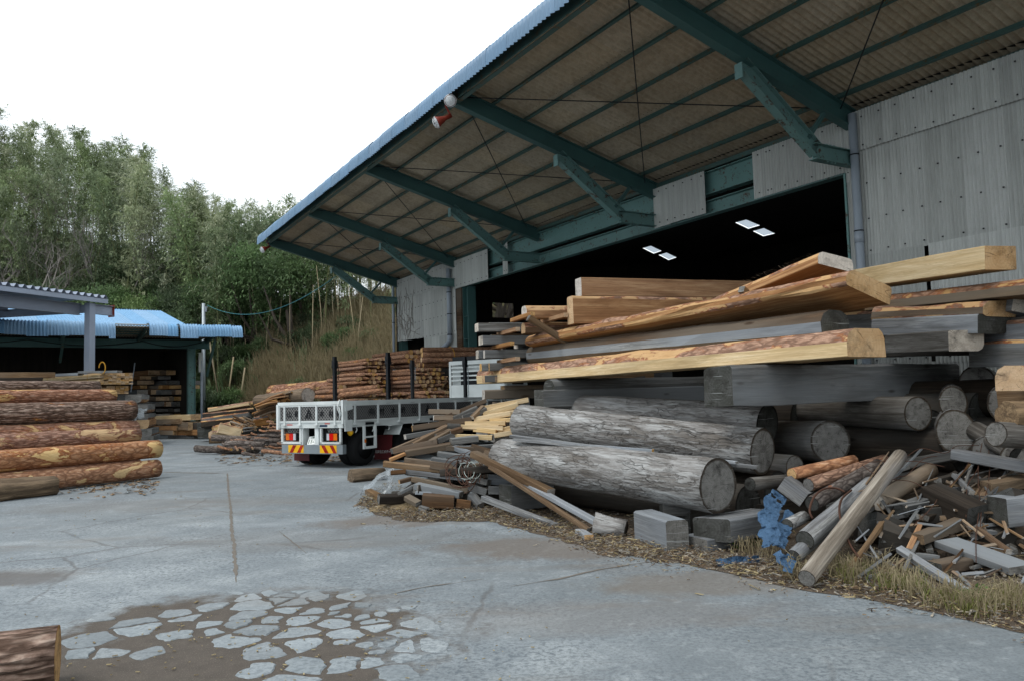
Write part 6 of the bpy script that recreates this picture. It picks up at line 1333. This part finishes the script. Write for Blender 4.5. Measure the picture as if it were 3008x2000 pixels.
for (lb, q, th, mt) in (('bent silver stick with a frayed end lying down onto the concrete edge', (830, 890, 1455, 1285), 50, 'silver'), ('tan stick rising from the grass beside the leaning pole', (425, 1055, 690, 672), 38, 'tan'), ('thin splinter continuing the tan stick', (675, 700, 785, 565), 16, 'tan'), ('short upright reddish stick in front of the black stump', (910, 900, 1005, 690), 34, 'fresh2'), ('grey board lying along the concrete edge, half in the litter', (1040, 1300, 1990, 1425), 46, 'grey'), ('tan lath beside the grey board at the concrete edge', (1040, 1355, 1330, 1365), 38, 'tan'), ('thin pale lath flat on the litter edge', (355, 1312, 860, 1322), 18, 'tan'), ('grey splintered board between the frayed stick and the slate grey one', (1490, 720, 1750, 910), 44, 'brown'), ('narrow dark stick in the litter', (1310, 1080, 1420, 1200), 30, 'grey'), ('thin board crossing the slate grey one', (1390, 900, 1640, 855), 26, 'tan'), ('narrow grey board low under the silver-white beam', (1290, 270, 1440, 420), 40, 'silver'), ('thin dark board under the torn block', (1270, 330, 1640, 300), 30, 'dark')):
    rbm(lb, q[0], q[1], q[2], q[3], th, mt, 'e_pale', -.05, -.12, 1.2, rn(-.4, .4), 'broken_stick', rough=.012)
r = random.Random(77)
for k in range(110):
    x, y = r.uniform(480, 1950), r.uniform(300, 1180); a = r.choice([r.uniform(-.6, .6), r.uniform(-1.2, 1.2)]); L = r.uniform(60, 240); mt = r.choice(['dark', 'brown', 'grey', 'dark', 'tan'])
    wd = {'dark': 'dark', 'brown': 'brown', 'grey': 'grey', 'tan': 'tan'}[mt]
    rbm(('short ' if L < 120 else 'long ')+wd+(' broken piece low in the rotten wood' if y > 780 else ' broken piece jammed in the rotten wood under the silver-white beam'), x, y, x+L*math.cos(a), y+L*math.sin(a), r.uniform(14, 46), mt, 'e_grey', .1+r.uniform(-.12, .1), .15+r.uniform(-.1, .1), 1.5, r.uniform(-.6, .6), 'broken_piece', rough=.02)['group'] = 'broken pieces in the rotten wood'
for k in range(70):
    x, y = r.uniform(420, 1950), r.uniform(260, 1230); a = r.uniform(-1.3, 1.3); L = r.uniform(120, 380); mt = r.choice(['tan', 'grey', 'brown', 'silver', 'grey'])
    rbm(('short ' if L < 230 else 'long ')+{'tan': 'tan', 'grey': 'grey', 'brown': 'brown', 'silver': 'silvery', 'rough': 'torn yellowish'}[mt]+' splinter '+('in the grass before the rotten wood' if y > 950 else 'lying across the rotten wood' if y > 600 else 'on top of the rotten wood'), x, y, x+L*math.cos(a), y+L*math.sin(a), r.uniform(7, 16), mt, 'e_pale', -.12+r.uniform(-.05, .15), -.05+r.uniform(-.1, .1), 1.6, r.uniform(-1, 1), 'splinter_stick', rough=.006)['group'] = 'splinters over the rotten wood'
for k in range(14):                                   # rotten core
    x, y = 3.3+r.uniform(0, 1.7), 7.3+r.uniform(0, 1.5); z = r.uniform(.08, .42); d = Vector((r.uniform(-.5, .5), r.uniform(-.3, .3), r.uniform(-.1, .1)))
    beam('broken_beam', 'dark block buried under the rotten wood', 'beam', Vector((x, y, z))-d, Vector((x, y, z))+d, .25, .22, 'dark', 'e_dark', 'buried blocks under the rotten wood', r.uniform(-.5, .5))
# filler logs added under and behind the big stack, dark wood standing in for shade
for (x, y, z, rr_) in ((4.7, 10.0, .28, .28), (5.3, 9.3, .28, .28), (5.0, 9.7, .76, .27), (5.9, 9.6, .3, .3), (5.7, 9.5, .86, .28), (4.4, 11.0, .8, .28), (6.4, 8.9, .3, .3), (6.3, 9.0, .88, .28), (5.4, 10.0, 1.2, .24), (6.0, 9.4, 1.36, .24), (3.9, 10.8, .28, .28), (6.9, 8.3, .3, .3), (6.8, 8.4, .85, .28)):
    p = Vector((x, y, z)); log('filler_log', 'dark filler log added behind the big timber stack, standing in for shade', 'log', p+U*3.2, p-U*.5, rr_, rr_, 'dark', 'e_dark', 'dark filler logs behind the big stack', 14, .04)
# rotten root
p = G(1800, 1548, .09); log('rotten_root', 'rotten grey root lying under the foremost grey log beside the square block', 'root', p+Vector((-.17, .12, .02)), p+Vector((.15, .0, -.02)), .13, .09, 'greybark', 'dark', None, 16, .55)
# ------------------------------------------------------------------ blue rag
t = T('blue_tarp', .65, spec=.3); nz = t.noise(t.vec((1, 1, 1), False), 9, 5); MT['tarp'] = t.out(t.mix(nz, '223c57', '4f6f8f'), None, t.bump(t.math('ABSOLUTE', t.math('SUBTRACT', t.noise(t.vec((1, 1, 1), False), 13, 4), .5)), .9, .08))
def tp(x, y, dy=0.0): px, py = 1700+x/3.145, 1350+y/3.145; return D(px, py, yy_(py)+dy)
def rag(pts, wid, nu, nv, amp, seed, lb):
    m = MB(); vs = []; view = (EYE-pts[0]).normalized()
    for i in range(nu+1):
        t_ = i/nu*(len(pts)-1); k = min(int(t_), len(pts)-2); p = pts[k].lerp(pts[k+1], t_-k); tan = (pts[k+1]-pts[k]).normalized(); sd_ = tan.cross(view).normalized()
        wl = wid*(.5+.25*noise.noise((i*.16+seed, 1, 0))+.1*noise.noise((i*.9, seed, 3))); wr_ = wid*(.5+.25*noise.noise((i*.16+seed, 7, 0))+.1*noise.noise((i*.9, seed, 8)))
        for j in range(nv+1):
            f_ = j/nv; q = p+sd_*(-wl+(wl+wr_)*f_); s = q*1.0+Vector((seed, seed*2, 0))
            dsp = amp*(1.6*abs(noise.noise(s*7))+1.0*abs(noise.noise(s*15+Vector((3, 1, 2))))+.4*noise.noise(s*34)-.5)
            q = q+view*dsp+tan*amp*.6*noise.noise(s*9+Vector((8, 8, 8))); vs.append((q.x, q.y, max(.008, q.z)))
    fs = [(i*(nv+1)+j, (i+1)*(nv+1)+j, (i+1)*(nv+1)+j+1, i*(nv+1)+j+1) for i in range(nu) for j in range(nv)]
    fs = [f for f in fs if noise.noise(Vector(vs[f[0]])*10+Vector((seed, 0, 0))) > -.5]
    m.add(vs, fs); return tag(m.build('blue_tarp', MT['tarp'], None, True), lb, 'tarp')
rag([tp(1860, 310, .2), tp(1790, 420, .12), tp(1750, 540, .06), tp(1770, 680, .02), tp(1790, 800, -.02)], .17, 46, 22, .06, 3, 'torn crumpled blue tarp hanging down between the grey blocks and the poles')
rag([tp(1985, 500, .15), tp(1910, 590, .08), tp(1870, 700, .03), tp(1830, 800, 0)], .13, 34, 18, .065, 6, 'short fold of blue tarp beside the white pole')
rag([G(2105, 1655, .03), G(2160, 1645, .05), G(2230, 1642, .03)], .07, 30, 10, .025, 12, 'ragged scrap of blue tarp lying in the litter')
rag([tp(1830, 850, -.02), tp(1880, 930, -.04), tp(1960, 900, -.04), tp(1930, 1040, -.05)], .08, 30, 10, .03, 15, 'frayed blue tarp tail at the foot of the leaning pole')
# ------------------------------------------------------------------ rods and wires
def wire(pts, rad, mat, lb, cat='wire'):
    m = MB()
    for pl in pts:
        sm = []
        for i in range(len(pl)-1):
            p0, p1, p2, p3 = pl[max(0, i-1)], pl[i], pl[i+1], pl[min(len(pl)-1, i+2)]
            for k in range(5):
                u_ = k/5; sm.append(.5*((2*p1)+(p2-p0)*u_+(2*p0-5*p1+4*p2-p3)*u_*u_+(3*p1-p0-3*p2+p3)*u_**3))
        sm.append(pl[-1]); m.tube(sm, rad, 5)
    return tag(m.build('rusty_'+cat if mat == 'rustwire' else cat, MT[mat], None, True), lb, cat)
fr = lambda *q: [rp(x, y, dy) for x, y, dy in q]
wire([fr((375, 410, -.12), (300, 378, -.14), (200, 385, -.15), (120, 450, -.18), (80, 560, -.15), (105, 632, -.05)), fr((430, 395, -.15), (350, 470, -.25), (330, 590, -.35), (380, 760, -.3), (430, 870, -.2), (515, 990, -.1))], .011, 'rustwire', 'bent rusty rod looped over the bark poles', 'rod')
ws = []
for (a, b) in (((1525, 0), (1475, 1000)), ((1580, 60), (1510, 700)), ((1440, 120), (950, 690)), ((1500, 20), (900, 110)), ((500, 160), (1210, 200)), ((640, 240), (1250, 460)), ((1480, 60), (1390, 620)), ((520, 180), (720, 330)), ((1150, 110), (700, 360))):
    ws.append([rp(a[0]+(b[0]-a[0])*k/4+r.uniform(-40, 40)*(0 < k < 4), a[1]+(b[1]-a[1])*k/4+r.uniform(-50, 30)*(0 < k < 4), -.15) for k in range(5)])
wire(ws, .004, 'rustwire', 'thin rusty wires tangled over the rotten wood')
def tangle(cx, cy, n, mat, rad, lb, cat, sc):
    ls = []
    for k in range(n):
        c0 = (cx+r.uniform(-60, 60)*sc, cy+r.uniform(-50, 50)*sc); ra, rb_ = r.uniform(30, 110)*sc, r.uniform(40, 120)*sc; a0 = r.uniform(0, 6.28); pl = []
        for q in range(9):
            a = a0+q*.62; x, y = c0[0]+ra*math.cos(a), c0[1]+rb_*math.sin(a)*1.1; pl.append(hp(x, y, -.2+.06*math.sin(a*2+k)))
        ls.append(pl)
    wire(ls, rad, mat, lb, cat)
tangle(840, 740, 11, 'rustwire', .006, 'tangle of rusty wire loops hanging on the scrap heap', 'wire', 1.1)
tangle(850, 760, 5, 'cordp', .005, 'tangle of pale rope mixed with the rusty wire', 'rope', .8)
# ------------------------------------------------------------------ small things near the scrap heap
crumple('plastic_film', [D(1062, 1440, 12.3), D(1095, 1410, 12.2), D(1150, 1385, 12.2)], Vector((.12, .1, .14)), 14, 8, .06, 'film', 'crumpled clear plastic sheet spilling from the scrap heap', 'plastic film', 21, 5)
crumple('plastic_film', [D(1150, 1400, 12.0), D(1140, 1430, 11.9), D(1122, 1452, 11.8)], Vector((.1, .05, .08)), 10, 6, .05, 'film', 'small wad of clear plastic beside the loose tan board', 'plastic film', 25, 6)
log('bark_chunk', 'torn chunk of orange bark lying on the concrete under the truck side', 'bark', G(1030, 1400, .1), G(1128, 1388, .12), .13, .09, 'rough', 'rough', None, 14, .4)
# fill boards beneath the loose yellow slab: sawdust mound
m = MB(); cc = G(1170, 1495); vs = [(cc.x, cc.y+.1, .16)]
for ring, (rr_, z) in enumerate(((.15, .1), (.28, .05), (.45, .005))):
    for k in range(20): a = 2*math.pi*k/20; q = rr_*(1+.25*noise.noise((math.cos(a)*2, math.sin(a)*2, ring))); vs.append((cc.x+q*math.cos(a), cc.y+.1+q*.8*math.sin(a), z*(1+.3*noise.noise((a, ring, 3)))))
fs = [(0, 1+k, 1+(k+1) % 20) for k in range(20)]+[(1+i*20+k, 1+(i+1)*20+k, 1+(i+1)*20+(k+1) % 20, 1+i*20+(k+1) % 20) for i in range(2) for k in range(20)]
m.add(vs, fs); t = T('sawdust', .95, spec=.1); t.out(t.mix(t.noise(t.vec((1, 1, 1)), 40, 4), '9c8a6c', '77674f'), None, t.bump(t.noise(t.vec((1, 1, 1)), 50, 4), 1, .02)); MT['sawdust'] = t.mat
tag(m.build('sawdust', MT['sawdust'], None, True), 'small mound of pale sawdust beside the loose tan board', 'sawdust', None, 'stuff')
# ------------------------------------------------------------------ litter: bark chips, shavings, twigs
edgeP = [G(*e) for e in edge]
def edge_y(x):
    return interp(x, [(p.x, p.y) for p in edgeP])
def litter(name, lb, n, mat, seed, lr, spread):
    r_ = random.Random(seed); m = MB(); c = 0
    while c < n:
        x = r_.uniform(-2.4, 4.6); dy = r_.gauss(.4, spread) if r_.random() < .7 else r_.uniform(0, 3); y = edge_y(x)+dy
        if dy < .02 and r_.random() > .3: continue
        if dy < 0 and noise.noise((x*1.7, y*1.7, 4)) < -.05: continue
        L = r_.uniform(*lr)*(1 if r_.random() < .9 else 2.2); w = min(.014, L*r_.uniform(.06, .35)); a = r_.uniform(0, 6.28); tz = r_.uniform(-.25, .25); z = .007+r_.random()**2*.06*(dy > .1)
        d = Vector((math.cos(a), math.sin(a), tz)); s_ = Vector((-math.sin(a), math.cos(a), r_.uniform(-.3, .3))); p = Vector((x, y, z+abs(tz)*L*.5)); th = Vector((0, 0, .003))
        q = [p-d*L/2-s_*w/2, p+d*L/2-s_*w*.3, p+d*L/2+s_*w*.3, p-d*L/2+s_*w/2]; m.add([v-th*.3 for v in q]+[v+th for v in q], [(4, 5, 6, 7), (0, 1, 5, 4), (1, 2, 6, 5), (2, 3, 7, 6), (3, 0, 4, 7)]); c += 1
    return tag(m.build(name, MT[mat]), lb, 'litter', None, 'stuff')
def chipmat(name, a, b, c_):
    t = T(name, .9, spec=.1); pos = t.n('NewGeometry').outputs['Position']; v_ = t.n('TexVoronoi', {'Vector': pos, 'Scale': 22.}).outputs['Color']; s = t.n('SeparateColor', {0: v_}).outputs[0]
    return t.out(t.ramp(s, [(.15, a), (.5, b), (.85, c_)]))
MT['chip1'] = chipmat('bark_chips', '3a2f27', '6b5744', '8f7a5f'); MT['chip2'] = chipmat('grey_chips', '5c5852', '85817a', 'a79d8c'); MT['chip3'] = chipmat('straw', '6f624a', '8f815f', 'a59775')
litter('bark_litter', 'brown bark chips littering the strip before the piles', 11000, 'chip1', 1, (.008, .03), .4)
litter('wood_litter', 'grey wood splinters littering the strip before the piles', 5000, 'chip2', 2, (.012, .05), .4)
litter('straw_litter', 'dry stalks and shavings littering the strip before the piles', 1500, 'chip3', 3, (.02, .08), .38)
m = MB(); r2 = random.Random(6)
for k in range(420):                                  # stray chips on the open concrete
    if k < 260: x, y = r2.gauss(-1.6, .8), r2.gauss(5.1, .6)
    else: x, y = r2.uniform(-7, 2.4), r2.uniform(4.5, 15)
    L = r2.uniform(.004, .014)*(1 if r2.random() < .93 else 2.5); a = r2.uniform(0, 6.28); d = Vector((math.cos(a), math.sin(a), 0))*L; s_ = Vector((-d.y, d.x, 0))*r2.uniform(.1, .4); p = Vector((x, y, .009)); up_ = Vector((0, 0, .004))
    m.add([p-d-s_, p+d-s_, p+d+s_, p-d+s_, p-d-s_+up_, p+d-s_+up_, p+d+s_+up_, p-d+s_+up_], [(4, 5, 6, 7), (0, 1, 5, 4), (1, 2, 6, 5), (2, 3, 7, 6), (3, 0, 4, 7)])
tag(m.build('stray_chips', MT['chip3']), 'stray wood chips scattered over the concrete', 'litter', None, 'stuff')
m = MB()
for k in range(420):                                  # bark crumbs at the left logs and under the crooked heap
    if k % 2: p = G(160+300*r2.random(), 1440-30*r2.random()+12*r2.gauss(0, 1)); L = r2.uniform(.02, .09)
    else: p = G(640+360*r2.random(), 1346+10*r2.gauss(0, 1)); L = r2.uniform(.03, .12)
    a = r2.uniform(0, 6.28); d = Vector((math.cos(a), math.sin(a), 0))*L; s_ = Vector((-d.y, d.x, 0))*.35; p = p+Vector((0, 0, .012)); m.add([p-d-s_, p+d-s_, p+d+s_+Vector((0, 0, .02)), p-d+s_], [(0, 1, 2, 3)])
tag(m.build('bark_crumbs', MT['chip1']), 'reddish bark crumbs on the concrete beside the log stacks', 'litter', None, 'stuff')
# ------------------------------------------------------------------ grass and weeds at the concrete edge
def tufts(name, lb, n, area, hr, mat, seed):
    r_ = random.Random(seed); m = MB()
    for k in range(n):
        cx, cy, sx_, sy_ = r_.choice(area); p = G(cx+r_.gauss(0, sx_), cy+r_.gauss(0, sy_)); p.z = 0
        for b in range(5):
            h = r_.uniform(*hr); q = p+Vector((r_.gauss(0, .03), r_.gauss(0, .03), 0)); l = Vector((r_.gauss(0, .5), r_.gauss(0, .4), 0))*h; a = r_.uniform(0, 3.14); w = Vector((math.cos(a), math.sin(a), 0))*.0035
            m.add([q-w, q+w, q+l*.35+Vector((0, 0, h*.65))+w*.8, q+l+Vector((0, 0, h*r_.uniform(.4, .9))), q+l*.35+Vector((0, 0, h*.65))-w*.8], [(0, 1, 2, 4), (4, 2, 3)])
    return tag(m.build(name, MT[mat]), lb, 'grass', None, 'stuff')
AR = [(2470, 1690, 22, 12), (2500, 1705, 14, 8), (2560, 1690, 30, 14), (2620, 1720, 20, 10), (2690, 1745, 26, 9), (2920, 1795, 40, 10), (2965, 1770, 25, 12), (2790, 1775, 26, 8), (2860, 1800, 30, 8)]
tufts('dry_tufts', 'dry yellow grass tufts growing before the rotten wood', 330, AR+[(2230, 1625, 40, 12), (2330, 1690, 12, 12)], (.06, .28), 'dry', 1)
tufts('green_tufts', 'greenish grass growing between the dry tufts', 120, AR, (.06, .2), 'drygreen', 2)
for (px, py, s, lb) in ((2222, 1600, .13, 'bright green weed growing beside the blue tarp'), (2150, 1608, .06, 'tiny green weed in front of the low grey block'), (2845, 1760, .06, 'small green seedling near the frayed stick'), (2880, 1745, .06, 'small green seedling beside the slate grey board')):
    p = G(px, py); o = thing('weed', lb, 'weed', Matrix.Translation(p)); m = MB(); l = MB()
    for k in range(int(30*s/.06)):
        d = rdir(r, .1, 1); q = d*s*r.uniform(.3, 1.0); m.tube([(0, 0, 0), tuple(q)], .003, 3, 0, False)
        for j in range(4): add_leaf(l, q+rdir(r)*.015, (d+rdir(r)).normalized(), r.uniform(.03, .055), .022, 0)
    m.build('stem', MT['weed'], o); l.build('leaves', MT['weed'], o)
